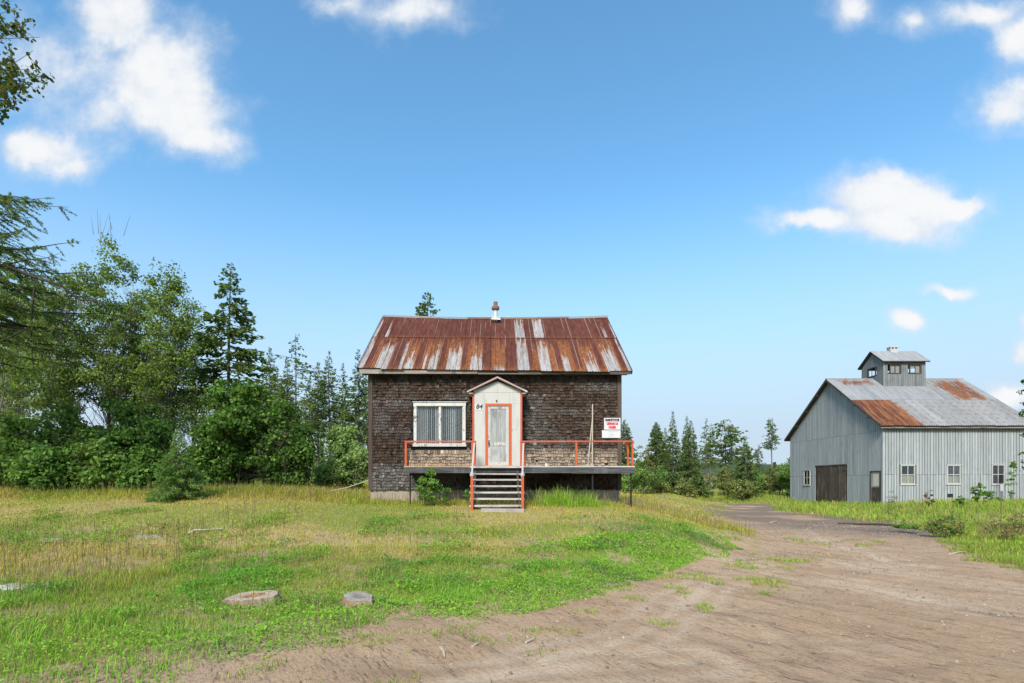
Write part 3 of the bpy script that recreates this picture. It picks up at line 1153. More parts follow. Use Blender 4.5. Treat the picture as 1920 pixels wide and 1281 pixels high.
    for a, b in ((VX0 + .02, mid - .002), (mid + .002, VX1 - .02)):
        g = MB()
        za, zb = (4.575, 4.90) if b < VX1 - .1 else (4.90, 4.575)
        g.hexa([(a, VY, 4.556), (b, VY, 4.556), (a, VY + .02, 4.556), (b, VY + .02, 4.556), (a, VY, za + .01), (b, VY, zb + .01), (a, VY + .02, za + .01), (b, VY + .02, zb + .01)])
        g.build('gable_panel', M['white'], ent)
    for a, b in ((VX0 - .02, VX0 + .038), (VX1 - .038, VX1 + .02)):
        block('corner_trim', M['orange'], ent, a, b, VY - .016, VY + .06, 2.165, 4.545)
    for a, b, z0, z1 in ((DX0, DX0 + .085, 2.175, DZ - .082), (DX1 - .085, DX1, 2.175, DZ - .082), (DX0, DX1, DZ - .08, DZ)):
        block('door_trim', M['orange'], ent, a, b, VY - .028, VY + .02, z0, z1)
    # side boards under the little eaves
    for a, b in ((-.88, VX0 - .002), (VX1 + .002, .965)):
        block('eave_soffit', M['white'], ent, a, b, VY - .12, HY - .02, 4.505, 4.525)
    rf = MB()
    ex0, ex1, ez, az = -.93, 1.01, 4.53, 5.0
    y0, y1 = VY - .16, HY + .0
    t_ = .05
    rf.add([(ex0, y0, ez), (mid, y0, az), (ex1, y0, ez), (ex1, y0, ez + t_), (mid, y0, az + t_), (ex0, y0, ez + t_),
            (ex0, y1, ez), (mid, y1, az), (ex1, y1, ez), (ex1, y1, ez + t_), (mid, y1, az + t_), (ex0, y1, ez + t_)],
           [(0, 1, 4, 5), (1, 2, 3, 4), (6, 11, 10, 7), (7, 10, 9, 8), (0, 6, 7, 1), (1, 7, 8, 2), (5, 4, 10, 11), (4, 3, 9, 10), (0, 5, 11, 6), (2, 8, 9, 3)])
    rf.build('entry_roof', M['porchroof'], ent)
    dr = MB()
    a, b, z0, z1 = DX0 + .087, DX1 - .087, 2.19, DZ - .084
    st = .085
    yl0, yl1 = VY - .010, VY + .018
    dr.box(a, a + st, yl0, yl1, z0, z1); dr.box(b - st, b, yl0, yl1, z0, z1)
    dr.box(a + st + .0005, b - st - .0005, yl0, yl1, z1 - .085, z1)
    dr.box(a + st + .0005, b - st - .0005, yl0, yl1, z0, z0 + .12)
    zl = PZ(833, VY)
    dr.box(a + st + .0005, b - st - .0005, yl0, yl1, zl - .05, zl + .06)
    door = dr.build('door', M['doorwhite'], house)
    block('door_panel', M['doorpanel'], door, a + st + .001, b - st - .001, VY + .004, VY + .017, zl + .061, z1 - .086)
    block('door_panel', M['doorpanel'], door, a + st + .001, b - st - .001, VY + .004, VY + .017, z0 + .121, zl - .051)
    h = MB(); h.box(a + .015, a + .05, yl0 - .006, yl0 - .0005, zl - .10, zl + .13)
    h.lathe([(.006, zl + .01), (.026, zl + .02), (.028, zl + .045), (.01, zl + .06)], a + .033, yl0 - .045, 10)
    h.build('handle', M['black'], door)
    block('threshold', M['deckboard'], house, DX0 - .05, DX1 + .05, VY - .12, VY - .030, 2.150, 2.186)
    lp = MB(); lp.lathe([(.008, 4.315), (.02, 4.30), (.022, 4.27), (.006, 4.25)], .02, VY - .03, 8)
    lp.bar((.02, VY - .03, 4.30), (.02, VY, 4.31), .012, .012)
    lp.build('bulb_socket', M['black'], house)


build_house()

# house number plate
np_ = thing('house_number', 'white plate with black number 84 beside the front door', 'number plate', (PX(898.5, VY), VY, PZ(763, VY)))
cxn, czn = PX(898.5, VY), PZ(763, VY)
block('plate', M['signwhite'], np_, cxn - .125, cxn + .125, VY - .010, VY - .001, czn - .10, czn + .10)
text('digits', '84', .20, M['blackpaint'], np_, (cxn, VY - .0125, czn), shear=.15, sx=1.05, offset=.006)

# ---- deck along the front
deck = thing('front_deck', 'raised timber deck with orange railing along the house front', 'deck', (.7, 16.6, 1.0))
DY = 16.6
dl, drr, dzt = -2.87, 4.30, 2.145


def build_deck():
    # boards run along the front, between the wall and the rim
    yy = DY + .005
    while yy < HY - .06:
        y2 = min(yy + .135, HY - .03)
        for a, b in ((dl, -.76), (-.755, .86), (.865, drr)):
            if y2 > VY - .02 and a > -1 and b < 1: continue
            dz = rnd.uniform(-.004, .004)
            block('deck_board', M['deckboard'] if b < 1 else M['tread'], deck, a, b + (rnd.uniform(-.0, .03) if a > .8 else 0), yy, y2 - .008, dzt - .035 + dz, dzt + dz)
        yy += .135
    for a, b, dz in ((dl, -.78, 0), (.87, 2.35, .0), (2.352, drr + .02, -.012)):
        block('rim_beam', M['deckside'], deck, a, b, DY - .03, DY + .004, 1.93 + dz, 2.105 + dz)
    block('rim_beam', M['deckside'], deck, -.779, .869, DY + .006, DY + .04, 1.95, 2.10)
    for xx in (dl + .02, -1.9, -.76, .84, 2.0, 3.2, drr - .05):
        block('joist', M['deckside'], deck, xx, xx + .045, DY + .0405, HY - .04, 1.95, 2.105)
    for xi, yb in ((769, DY + .1), (875, HY - .35), (1082, HY - .3), (1111, DY + .1), (1183, DY + .05)):
        X = PX(xi, yb)
        s = MB(); s.lathe([(.028, hz(X, yb) - .15), (.028, 1.93)], X, yb, 8)
        s.build('support_post', M['black'], deck)
    rz = 2.91
    yr = DY + .04

    def post(x, y, z0=dzt - .002, z1=rz - .03, w=.058):
        block('rail_post', M['orange'], deck, x - w / 2, x + w / 2, y - w / 2, y + w / 2, z0, z1)
    post(PX(761, yr), yr); post(PX(885, yr), yr, w=.045); post(PX(891, yr), yr, w=.06)
    post(PX(977, yr), yr, w=.06); post(PX(983, yr), yr, w=.04); post(PX(1080.5, yr), yr); post(4.255, yr)
    post(4.255, DY + .62)
    xa, xb = PX(759, yr), PX(893, yr)
    m = MB(); m.bar((xa, yr, rz), (xb, yr, rz + .004), .065, .052); m.build('top_rail', M['orangerail'], deck)
    m = MB(); m.bar((PX(975, yr), yr, rz + .002), (4.29, yr, rz + .012), .065, .048); m.build('top_rail', M['orangerail'], deck)
    m = MB(); m.bar((4.256, yr + .034, rz + .008), (4.256, HY - .1, rz - .02), .06, .045); m.build('top_rail', M['orangerail'], deck)
    m = MB(); m.bar((PX(760, yr), yr + .034, rz - .006), (PX(760, yr), HY - .03, rz - .006), .055, .045); m.build('top_rail', M['orangerail'], deck)
    # stray pale laths lying on the deck edge
    block('loose_lath', M['pole'], deck, 1.05, 1.42, DY + .02, DY + .09, dzt + .006, dzt + .022)
    block('loose_lath', M['pole'], deck, 2.55, 3.05, DY + .01, DY + .07, dzt + .006, dzt + .02)


build_deck()

steps = thing('entry_steps', 'grey wooden steps with orange posts below the white door', 'steps', (.03, 15.2, .8))


def build_steps():
    T = [(889, 16.42), (900, 16.17), (912, 15.92), (924, 15.67), (936, 15.42), (949, 15.17)]
    for i, (yi, Y) in enumerate(T):
        z = PZ(yi, Y)
        a, b = -.765 + rnd.uniform(-.015, .015), .815 + rnd.uniform(-.015, .015)
        m = MB()
        tl = rnd.uniform(-.008, .008)
        m.hexa([(a, Y - .02, z - .022 - tl), (b, Y - .02, z - .022 + tl), (a, Y + .245, z - .022 - tl), (b, Y + .245, z - .022 + tl),
                (a, Y - .02, z + .028 - tl), (b, Y - .02, z + .028 + tl), (a, Y + .245, z + .028 - tl), (b, Y + .245, z + .028 + tl)])
        m.build('tread', M['tread'], steps)
    block('tread', M['tread'], steps, -.80, .85, DY - .12, DY - .035, 2.085, 2.135)
    for x in (-.64, .66):
        m = MB(); m.bar((x, 15.2, .86), (x, 16.6, 1.92), .05, .22)
        m.build('stringer', M['corner'], steps)
        m = MB(); m.bar((x, 16.5, .8), (x, 16.5, 1.84), .06, .06)
        m.build('inner_post', M['corner'], steps)
    for x in (PX(885, 15.15), PX(979.5, 15.15)):
        g = hz(x, 15.1)
        block('newel_post', M['orange'], steps, x - .038, x + .038, 15.06, 15.135, g - .1, 1.80)
        k = MB(); k.lathe([(.05, 1.801), (.062, 1.83), (.058, 1.89), (.03, 1.92)], x, 15.10, 10)
        k.build('newel_cap', M['knob'], steps)
        xt = PX(888, 16.6) + .02 if x < 0 else PX(980, 16.6) + .02
        m = MB(); m.bar((x, 15.10, 1.87), (xt, 16.60, 2.84), .05, .05)
        m.build('handrail', M['knob'], steps)


build_steps()
pad = MB()
gzp = hz(.2, 14.8)
pad.hexa([(-.42, 14.72, gzp - .1), (.78, 14.70, gzp - .1), (-.40, 15.02, gzp - .1), (.80, 15.0, gzp - .1), (-.42, 14.72, gzp + .085), (.78, 14.70, gzp + .07), (-.40, 15.02, gzp + .085), (.80, 15.0, gzp + .075)])
tag(pad.build('foot_plank', M['tread']), 'short weathered plank lying in grass below the entry steps', 'plank')

# ---- signs and poles on the house
sx0, sx1 = 3.615, 4.165
s1 = thing('warning_sign', 'white sign with black and red warning lettering on house corner', 'sign', (3.9, HY - .06, 3.4))
SGY = HY - .062
tilt = R(-1.2)
pl = MB()
pl.box(sx0, sx1, SGY, SGY + .012, 3.405, 3.80)
pl.build('board', M['signwhite'], s1)
text('lettering', 'PROPRIÉTÉ PRIVÉE', .105, M['blackpaint'], s1, (3.89, SGY - .003, 3.72), sx=.545, offset=.006)
text('lettering', 'DÉFENSE DE', .112, M['redpaint'], s1, (3.89, SGY - .003, 3.598), sx=.62, offset=.007)
text('lettering', 'PASSER', .112, M['redpaint'], s1, (3.89, SGY - .003, 3.478), sx=.68, offset=.007)
s2 = thing('notice_board', 'blank looking white notice with faded lettering under the warning sign', 'sign', (3.87, HY - .06, 3.1))
pl = MB(); pl.box(3.545, 4.165, SGY, SGY + .012, 3.13, 3.385)
pl.build('board', M['signwhite'], s2)
for zz, x0, x1, n_, mt in ((3.335, 3.78, 4.07, 9, 'blackpaint'), (3.262, 3.86, 3.88, 1, 'redpaint'), (3.235, 3.77, 3.94, 6, 'rustpipe'), (3.165, 3.77, 3.88, 4, 'rustpipe')):
    mk = MB()
    for i in range(n_):
        xx = x0 + (x1 - x0) * i / max(1, n_ - 1)
        mk.box(xx - .006, xx + .006, SGY - .003, SGY - .0005, zz - .008, zz + .008)
    mk.build('faded_lettering', M[mt], s2)
pm = MB(); pm.tube([(PX(1110.5, 17.45), 17.45, 2.15), (PX(1111, 17.78), 17.78, PZ(758, 17.78))], .022, 7)
tag(pm.build('leaning_pole', M['pole']), 'tall straight pale pole leaning on the shingled wall', 'pole')
pm = MB(); pm.tube([(PX(1102, 17.25), 17.25, 2.15), (PX(1107, 17.5), 17.5, 3.1), (PX(1111, 17.72), 17.72, PZ(782, 17.72))], [.02, .018, .014], 7)
tag(pm.build('leaning_stick', M['pole']), 'shorter slanted stick crossing behind the tall pale pole', 'stick')
rp = MB()
A_ = Vector((HX0, HY + .02, PZ(899, HY))); B_ = Vector((PX(556, 18.5), 18.5, hz(PX(556, 18.5), 18.5) + .12))
rp.tube([A_.lerp(B_, t) + Vector((0, 0, -.16 * 4 * t * (1 - t))) for t in np.linspace(0, 1, 16)], .012, 5)
tag(rp.build('slack_rope', M['rope']), 'pale slack rope from house corner down to the grass', 'rope')

# ------------------------------------------------------------------ the barn
BX0, BX1, BY0, BY1 = 25.9, 35.85, 35.7, 47.0
BRY, BRZ, BEZ, BEY = 41.35, 9.70, 5.49, 35.4
SL = (BRZ - BEZ) / (BRY - BEY)
barn = thing('grey_barn', 'large grey board barn with cupola and rust streaked metal roof', 'barn', (26, 36, .3))


def broofz(y):
    return BRZ - abs(y - BRY) * SL


def intervals(z0, z1, cuts):
    segs = [(z0, z1)]
    for c0, c1 in cuts:
        new = []
        for a, b in segs:
            if c1 <= a or c0 >= b: new.append((a, b)); continue
            if c0 > a: new.append((a, c0))
            if c1 < b: new.append((c1, b))
        segs = new
    return [s for s in segs if s[1] - s[0] > .02]


def small_window(parent, face, c, w, z0, z1, curtain, frame_mat, rows=2, cols=2, broken=False, fw=.07):
    """face 'y': plane Y=c0 facing -Y; face 'x': plane X=c0 facing -X. c=(plane, centre)"""
    pl, cc = c

    def bx(m, u0, u1, d0, d1, za, zb):
        if face == 'y': m.box(u0, u1, pl + d0, pl + d1, za, zb)
        else: m.box(pl + d0, pl + d1, u0, u1, za, zb)
    u0, u1 = cc - w / 2, cc + w / 2
    f = MB()
    bx(f, u0, u0 + fw, -.03, .06, z0, z1); bx(f, u1 - fw, u1, -.03, .06, z0, z1)
    bx(f, u0 + fw + .0005, u1 - fw - .0005, -.03, .06, z1 - fw, z1); bx(f, u0 + fw + .0005, u1 - fw - .0005, -.03, .06, z0, z0 + fw)
    win = f.build('window', frame_mat, parent)
    s = MB(); bx(s, u0 - .06, u1 + .06, -.055, .03, z0 - .05, z0 - .001); s.build('sill', frame_mat, win)
    s = MB(); bx(s, u0 - .04, u1 + .04, -.045, .03, z1 + .001, z1 + .035); s.build('header', frame_mat, win)
    a, b, za, zb = u0 + fw + .001, u1 - fw - .001, z0 + fw + .001, z1 - fw - .001
    mw = .022
    for i in range(1, cols):
        q = a + (b - a) * i / cols
        s = MB(); bx(s, q - mw, q + mw, -.012, .03, za, zb); s.build('muntin', frame_mat, win)
    for j in range(1, rows):
        q = za + (zb - za) * j / rows
        s = MB(); bx(s, a, b, -.015, .028, q - mw, q + mw); s.build('muntin', frame_mat, win)
    for i in range(cols):
        for j in range(rows):
            if broken and i == 1 and j == 0: continue
            s = MB()
            bx(s, a + (b - a) * i / cols + mw + .001, a + (b - a) * (i + 1) / cols - mw - .001, .004, .008,
               za + (zb - za) * j / rows + mw + .001, za + (zb - za) * (j + 1) / rows - mw - .001)
            s.build('pane', M['glass'], win)
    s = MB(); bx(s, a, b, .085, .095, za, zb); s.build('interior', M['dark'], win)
    if curtain:
        s = MB(); bx(s, a + .02, b - .02, .05, .058, za, za + (zb - za) * curtain); s.build('curtain', M['curtain'], win)


def build_barn():
    core = MB()
    core.box(BX0 + .12, BX1 - .02, BY0 + .12, BY1 - .02, .0, 5.25)
    a = [(BX0 + .12, BY0 + .12, 5.2505), (BX0 + .12, BY1 - .02, 5.2505), (BX0 + .12, BRY, BRZ - .35), (BX1 - .02, BY0 + .12, 5.2505), (BX1 - .02, BY1 - .02, 5.2505), (BX1 - .02, BRY, BRZ - .35)]
    core.add(a, [(0, 2, 1), (3, 4, 5), (1, 2, 5, 4), (0, 3, 5, 2)])
    core.build('frame', M['barncore'], barn)
    bw = .186
    # front wall facing the yard: openings (x0, x1, z0, z1)
    s = BY0 / 1000
    wins = [(PX(1702, BY0), .82, PZ(908.5, BY0), PZ(872, BY0), .48, False), (PX(1788, BY0), .76, PZ(908, BY0), PZ(872, BY0), .42, False), (PX(1871.5, BY0), .72, PZ(908.5, BY0), PZ(871, BY0), 0, True)]
    fo = [(c - w / 2, c + w / 2, z0, z1) for c, w, z0, z1, cu, br in wins]
    vx0, vx1, vz0, vz1 = PX(1777.5, BY0), PX(1783.5, BY0), PZ(933, BY0), PZ(926, BY0)
    fo.append((vx0, vx1, vz0, vz1))
    x = BX0 + .0
    n = 0
    while x < BX1 - .02:
        x2 = min(x + bw * rnd.uniform(.9, 1.1), BX1)
        for za, zb in ((.05, 2.19), (2.205, 5.27)):
            cuts = [(h[2], h[3]) for h in fo if x2 - .016 > h[0] and x < h[1]]
            # narrow boards beside an opening
            for a_, b_ in intervals(za + rnd.uniform(-.01, .01), zb, cuts):
                dy = rnd.uniform(-.005, .005)
                block('board', M['barnboard'], barn, x, x2 - .034, BY0 + dy, BY0 + .028 + dy, a_, b_)
        x = x2
    for c, w, z0, z1, cu, br in wins:
        small_window(barn, 'y', (BY0, c), w + .16, z0, z1, cu, M['barnwhite'] if not br else M['knob'], broken=br)
    block('vent_opening', M['dark'], barn, vx0 - .02, vx1 + .02, BY0 + .03, BY0 + .05, vz0 - .02, vz1 + .02)
    # gable end facing left
    gx = BX0
    wc = (44.9 + 43.93) / 2
    gw = (wc - .44, wc + .44, 1.50, 2.72)
    bd = (39.5, 43.2, .0, 3.02)
    md = (35.93, 36.92, .0, 2.48)
    y = BY0
    while y < BY1 - .02:
        y2 = min(y + bw * rnd.uniform(.9, 1.1), BY1)
        cuts = [(h[2], h[3]) for h in (gw, bd, md) if y2 - .016 > h[0] and y < h[1]]
        top0, top1 = broofz(y) - .10, broofz(y2) - .10
        for za, zb in ((.05, 2.19), (2.205, 5.16), (5.175, None)):
            if zb is None:
                if min(top0, top1) > za + .05:
                    m = MB(); dx = rnd.uniform(-.005, .005)
                    m.hexa([(gx + dx, y, za), (gx + .028 + dx, y, za), (gx + dx, y2 - .034, za), (gx + .028 + dx, y2 - .034, za),
                            (gx + dx, y, top0), (gx + .028 + dx, y, top0), (gx + dx, y2 - .034, top1), (gx + .028 + dx, y2 - .034, top1)])
                    m.build('board', M['barngable'], barn)
                continue
            for a_, b_ in intervals(za, zb, cuts):
                dx = rnd.uniform(-.005, .005)
                block('board', M['barngable'], barn, gx + dx, gx + .028 + dx, y, y2 - .034, a_, b_)
        y = y2
    small_window(barn, 'x', (gx, wc), .92, 1.48, 2.74, 0, M['barnwhite'])
    # double plank door
    dm = MB(); dm.box(gx + .045, gx + .07, bd[0] + .02, bd[1] - .02, .06, 3.0)
    dd = dm.build('barn_door', M['barncore'], barn)
    yy = bd[0] + .03
    while yy < bd[1] - .1:
        y2 = yy + rnd.uniform(.17, .24)
        y2 = min(y2, bd[1] - .03)
        block('plank', M['barndoor'], dd, gx + .012 + rnd.uniform(0, .012), gx + .044, yy, y2 - .012, .06 + rnd.uniform(0, .05), 2.98 + rnd.uniform(-.03, .02))
        yy = y2
    block('track_bar', M['barndoor'], dd, gx - .02, gx + .010, bd[0] - .12, bd[1] + .05, 2.99, 3.06)
    for yc in (bd[0] + .15, bd[1] - .45):
        block('hinge', M['black'], dd, gx - .004, gx + .010, yc - .15, yc + .25, 2.55, 2.60)
    # small door with a pale window light
    fm = MB(); fm.box(gx - .02, gx + .03, md[0], md[0] + .07, .05, md[3]); fm.box(gx - .02, gx + .03, md[1] - .07, md[1], .05, md[3]); fm.box(gx - .02, gx + .03, md[0] + .0705, md[1] - .0705, md[3] - .09, md[3])
    sd_ = fm.build('side_door', M['darkwood'], barn)
    block('leaf', M['doorpanel'], sd_, gx + .02, gx + .05, md[0] + .075, md[1] - .075, .06, md[3] - .095)
    block('door_light', M['curtain'], sd_, gx + .008, gx + .019, md[0] + .12, md[1] - .30, 1.45, 2.25)
    block('light_frame', M['barnwhite'], sd_, gx + .004, gx + .0075, md[0] + .12, md[0] + .16, 1.45, 2.25)
    block('lower_panel', M['barndoor'], sd_, gx + .012, gx + .0195, md[0] + .12, md[1] - .12, .12, 1.36)
    for y0_, y1_ in ((BY0 - .02, BY0 - .003),):
        block('corner_board', M['barnboard'], barn, BX0 - .022, BX0 + .10, y0_, y1_, .06, 5.2)
    block('corner_board', M['barnboard'], barn, BX0 - .022, BX0 - .006, BY0 - .0025, BY0 + .12, .06, 5.2)
    # broken lean-to planks at the far right end
    for i in range(4):
        block('patch_plank', M['tread'], barn, 35.32 + i * .13, 35.32 + i * .13 + .118, BY0 - .035, BY0 - .008, .05, 2.2 + rnd.uniform(-.08, .05))
    # roof
    A, B = 25.58, 36.15
    r = MB()
    zt = .05
    pts = [(BEY, BEZ), (BRY, BRZ), (2 * BRY - BEY, BEZ)]
    vs = []
    for x in (A + .03, B - .03):
        for (yy, zz) in pts: vs.append((x, yy, zz - .03))
        for (yy, zz) in pts[::-1]: vs.append((x, yy, zz - .14))
    r.add(vs, [(0, 1, 7, 6), (1, 2, 8, 7), (2, 3, 9, 8), (3, 4, 10, 9), (4, 5, 11, 10), (5, 0, 6, 11), (0, 5, 4, 1), (1, 4, 3, 2), (6, 7, 10, 11), (7, 8, 9, 10)])
    roof = r.build('roof', M['darkwood'], barn)
    n = 14
    W = (B - A) / n
    nv = Vector((0, -(BRZ - BEZ), BRY - BEY)).normalized()
    for back in (False, True):
        for (t0, t1, lift) in ((-.012, .53, .0), (.505, .99, .016)):
            for i in range(n):
                xa = A + i * W
                lf = lift + rnd.uniform(0, .008)
                sh = rnd.uniform(-.006, .004)
                prof = []
                for k in range(5):
                    b = xa + W * k / 5; g = W / 5
                    prof += [(b, .0), (b + g * .35, .0), (b + g * .5, .042), (b + g * .78, .042)]
                prof.append((xa + W, .006))
                v2 = []
                for tt in (t0 + sh, t1):
                    for x, h in prof:
                        p_ = Vector((x, BEY + (BRY - BEY) * tt, BEZ + (BRZ - BEZ) * tt)) + nv * (h + lf)
                        if back: p_.y = 2 * BRY - p_.y
                        v2.append(p_)
                m = len(prof)
                sb = MB(); sb.add(v2, [(b, b + 1, m + b + 1, m + b) for b in range(m - 1)])
                sb.build('roof_sheet', M['broof'], roof)
    cp = MB()
    for x0, x1 in ((A - .02, 29.15), (32.45, B + .02)):
        cp.bar((x0, BRY, BRZ + .03), (x1, BRY, BRZ + .03), .16, .05)
    cp.build('ridge_cap', M['broof'], roof)
    block('eave_board', M['fascia'], roof, A + .02, B - .02, BEY + .02, BEY + .055, BEZ - .20, BEZ - .045)
    block('soffit', M['barncore'], roof, A + .05, B - .05, BEY + .056, BY0 - .03, BEZ - .26, BEZ - .235)
    for back in (False, True):
        a_ = Vector((A + .0, BEY, BEZ - .075)); b_ = Vector((A + .0, BRY, BRZ - .075))
        if back: a_.y = 2 * BRY - a_.y
        m = MB(); m.bar(a_, b_, .05, .15); m.build('rake_board', M['darkwood'], roof)
    for yy in np.arange(BEY + 1.2, 2 * BRY - BEY - .6, 1.5):
        block('purlin_end', M['darkwood'], roof, A + .03, BX0 - .003, yy, yy + .09, broofz(yy) - .25, broofz(yy) - .145)
    # cupola
    CX0, CX1, CY0, CY1 = 29.2, 32.4, 40.2, 42.6
    CE, CR = 10.80, 11.86
    cy = (CY0 + CY1) / 2
    m = MB(); m.box(CX0 + .1, CX1 - .1, CY0 + .1, CY1 - .1, 8.3, 10.0)
    cup = m.build('cupola', M['barncore'], barn)
    wz0, wz1 = 9.88, 10.60
    fw = [(PX(1678.5, CY0), .84), (PX(1716, CY0), .86)]
    ly0, ly1 = CX0 * 1000 / (1642 - 930), CX0 * 1000 / (1627.5 - 930)
    lw = ((ly0 + ly1) / 2, ly1 - ly0)

    def cboards(face):
        a, b = (CX0, CX1) if face == 'y' else (CY0 + .03, CY1)
        u = a
        while u < b - .02:
            u2 = min(u + .17, b)
            for back in (0, 1):
                ztop = 10.72 if face == 'y' else min(CR - abs(u - cy) * (CR - CE) / 1.35, CR - abs(u2 - cy) * (CR - CE) / 1.35) - .1
                opn = [(c - w / 2, c + w / 2) for c, w in fw] if face == 'y' else [(lw[0] - lw[1] / 2, lw[0] + lw[1] / 2)]
                cuts = [(wz0, wz1) for o0, o1 in opn if u2 - .015 > o0 and u < o1]
                zb0 = 8.2 if face == 'y' else broofz((u + u2) / 2) - .3
                for z0, z1 in intervals(zb0, ztop, cuts):
                    if face == 'y':
                        y_ = CY0 if not back else CY1 - .026
                        block('board', M['cupola'], cup, u, u2 - .015, y_, y_ + .025, z0, z1)
                    else:
                        x_ = CX0 if not back else CX1 - .026
                        block('board', M['cupola'], cup, x_, x_ + .025, u, u2 - .015, z0, z1)
            u = u2
    cboards('y'); cboards('x')
    # open frames: sky shows through the empty lights

    def cframe(face, plane, c, w):
        f = MB()

        def bx(u0, u1, za, zb, d0=-.03, d1=.05):
            if face == 'y': f.box(u0, u1, plane + d0, plane + d1, za, zb)
            else: f.box(plane + d0, plane + d1, u0, u1, za, zb)
        t = .06
        bx(c - w / 2, c - w / 2 + t, wz0, wz1); bx(c + w / 2 - t, c + w / 2, wz0, wz1)
        bx(c - w / 2 + t + .001, c + w / 2 - t - .001, wz1 - t, wz1); bx(c - w / 2 + t + .001, c + w / 2 - t - .001, wz0, wz0 + t)
        bx(c - .018, c + .018, wz0 + t + .001, wz1 - t - .001, -.01, .02)
        return f.build('cupola_window', M['darkwood'], cup)
    for i, (c, w) in enumerate(fw):
        f = cframe('y', CY0, c, w)
        x0_, x1_ = c - w / 2 + .065, c + w / 2 - .065
        if i == 0:
            block('grey_screen', M['screen'], cup, x0_, x1_, CY0 + .06, CY0 + .07, wz0 + .06, wz1 - .06)
        else:
            block('grey_screen', M['screen'], cup, x0_ + .40, x1_, CY0 + .06, CY0 + .07, wz0 + .06, wz1 - .06)
            block('grey_screen', M['screen'], cup, x0_, x0_ + .398, CY0 + .06, CY0 + .07, wz0 + .40, wz1 - .06)
    cframe('x', CX0, lw[0], lw[1])
    # cupola roof
    r = MB()
    ya, yb = cy - 1.42, cy + 1.42
    za = CE
    pts = [(ya, za), (cy, CR), (yb, za)]
    vs = []
    for x in (CX0 - .16, CX1 + .16):
        for (yy, zz) in pts: vs.append((x, yy, zz))
        for (yy, zz) in pts[::-1]: vs.append((x, yy, zz - .08))
    r.add(vs, [(0, 1, 7, 6), (1, 2, 8, 7), (2, 3, 9, 8), (3, 4, 10, 9), (4, 5, 11, 10), (5, 0, 6, 11), (0, 5, 4, 1), (1, 4, 3, 2), (6, 7, 10, 11), (7, 8, 9, 10)])
    r.build('cupola_roof', M['darkwood'], cup)
    n = 5; A2, B2 = CX0 - .18, CX1 + .18; W = (B2 - A2) / n
    nv2 = Vector((0, -(CR - CE), 1.42)).normalized()
    for back in (False, True):
        for i in range(n):
            prof = []
            for k in range(6):
                b = A2 + i * W + W * k / 6; g = W / 6
                prof += [(b, 0), (b + g * .3, 0), (b + g * .5, .02), (b + g * .75, .02)]
            prof.append((A2 + (i + 1) * W, .004))
            v2 = []
            for tt in (-.02, 1.0):
                for x, h in prof:
                    p_ = Vector((x, ya + (cy - ya) * tt, za + (CR - za) * tt)) + nv2 * (h + .012)
                    if back: p_.y = 2 * cy - p_.y
                    v2.append(p_)
            m = len(prof)
            sb = MB(); sb.add(v2, [(b, b + 1, m + b + 1, m + b) for b in range(m - 1)])
            sb.build('roof_sheet', M['broof'], cup)
    ch = MB()
    cx_ = PX(1673.5, 41.4)
    ch.box(cx_ - .30, cx_ + .30, cy - .2, cy + .2, 11.72, 12.0)
    ch.box(cx_ - .30, cx_ - .2, cy - .2, cy + .2, 12.001, 12.13); ch.box(cx_ + .2, cx_ + .30, cy - .2, cy + .2, 12.001, 12.13); ch.box(cx_ - .05, cx_ + .07, cy - .2, cy + .2, 12.001, 12.13)
    ch.box(cx_ - .33, cx_ + .33, cy - .23, cy + .23, 12.131, 12.19)
    ch.build('chimney', M['white'], cup)


build_barn()

# ------------------------------------------------------------------ vegetation builders
def quads(c, a, b):
    """diamond leaves: centre c, half long axis a, half wide axis b"""
    n = len(c)
    V = np.empty((n, 4, 3))
    V[:, 0] = c - a; V[:, 1] = c - a * .05 + b; V[:, 2] = c + a; V[:, 3] = c - a * .05 - b
    F = np.arange(n * 4).reshape(n, 4)
    return V.reshape(-1, 3), F


def unit(v):
    return v / np.maximum(np.linalg.norm(v, axis=1, keepdims=True), 1e-9)


def mixcol(rng, n, cols, wts, jit=.22):
    k = rng.choice(len(cols), n, p=np.array(wts) / sum(wts))
    c = np.array(cols)[k]
    return c * (1 + (rng.rand(n, 1) - .5) * 2 * jit) * (1 + (rng.rand(n, 3) - .5) * .12)


def tubes_mesh(segs, n=5):
    """segs: list of (p0, p1, r0, r1) -> V, F"""
    p0 = np.array([s[0] for s in segs], float); p1 = np.array([s[1] for s in segs], float)
    r0 = np.array([s[2] for s in segs]); r1 = np.array([s[3] for s in segs])
    d = unit(p1 - p0)
    u = np.where(np.abs(d[:, 2:3]) < .9, np.array([[0, 0, 1.]]), np.array([[1., 0, 0]]))
    a = unit(np.cross(d, u)); b = np.cross(a, d)
    th = np.arange(n) * 2 * np.pi / n
    ring = a[:, None] * np.cos(th)[None, :, None] + b[:, None] * np.sin(th)[None, :, None]
    V0 = p0[:, None] + ring * r0[:, None, None]; V1 = p1[:, None] + ring * r1[:, None, None]
    V = np.concatenate([V0, V1], 1)
    m = len(segs)
    base = (np.arange(m) * 2 * n)[:, None]
    k = np.arange(n); k2 = (k + 1) % n
    F = np.stack([base + k, base + k2, base + n + k2, base + n + k], -1).reshape(-1, 4)
    return V.reshape(-1, 3), F


def path_segs(pts, r0, r1):
    n = len(pts) - 1
    return [(pts[i], pts[i + 1], r0 + (r1 - r0) * i / n, r0 + (r1 - r0) * (i + 1) / n) for i in range(n)]


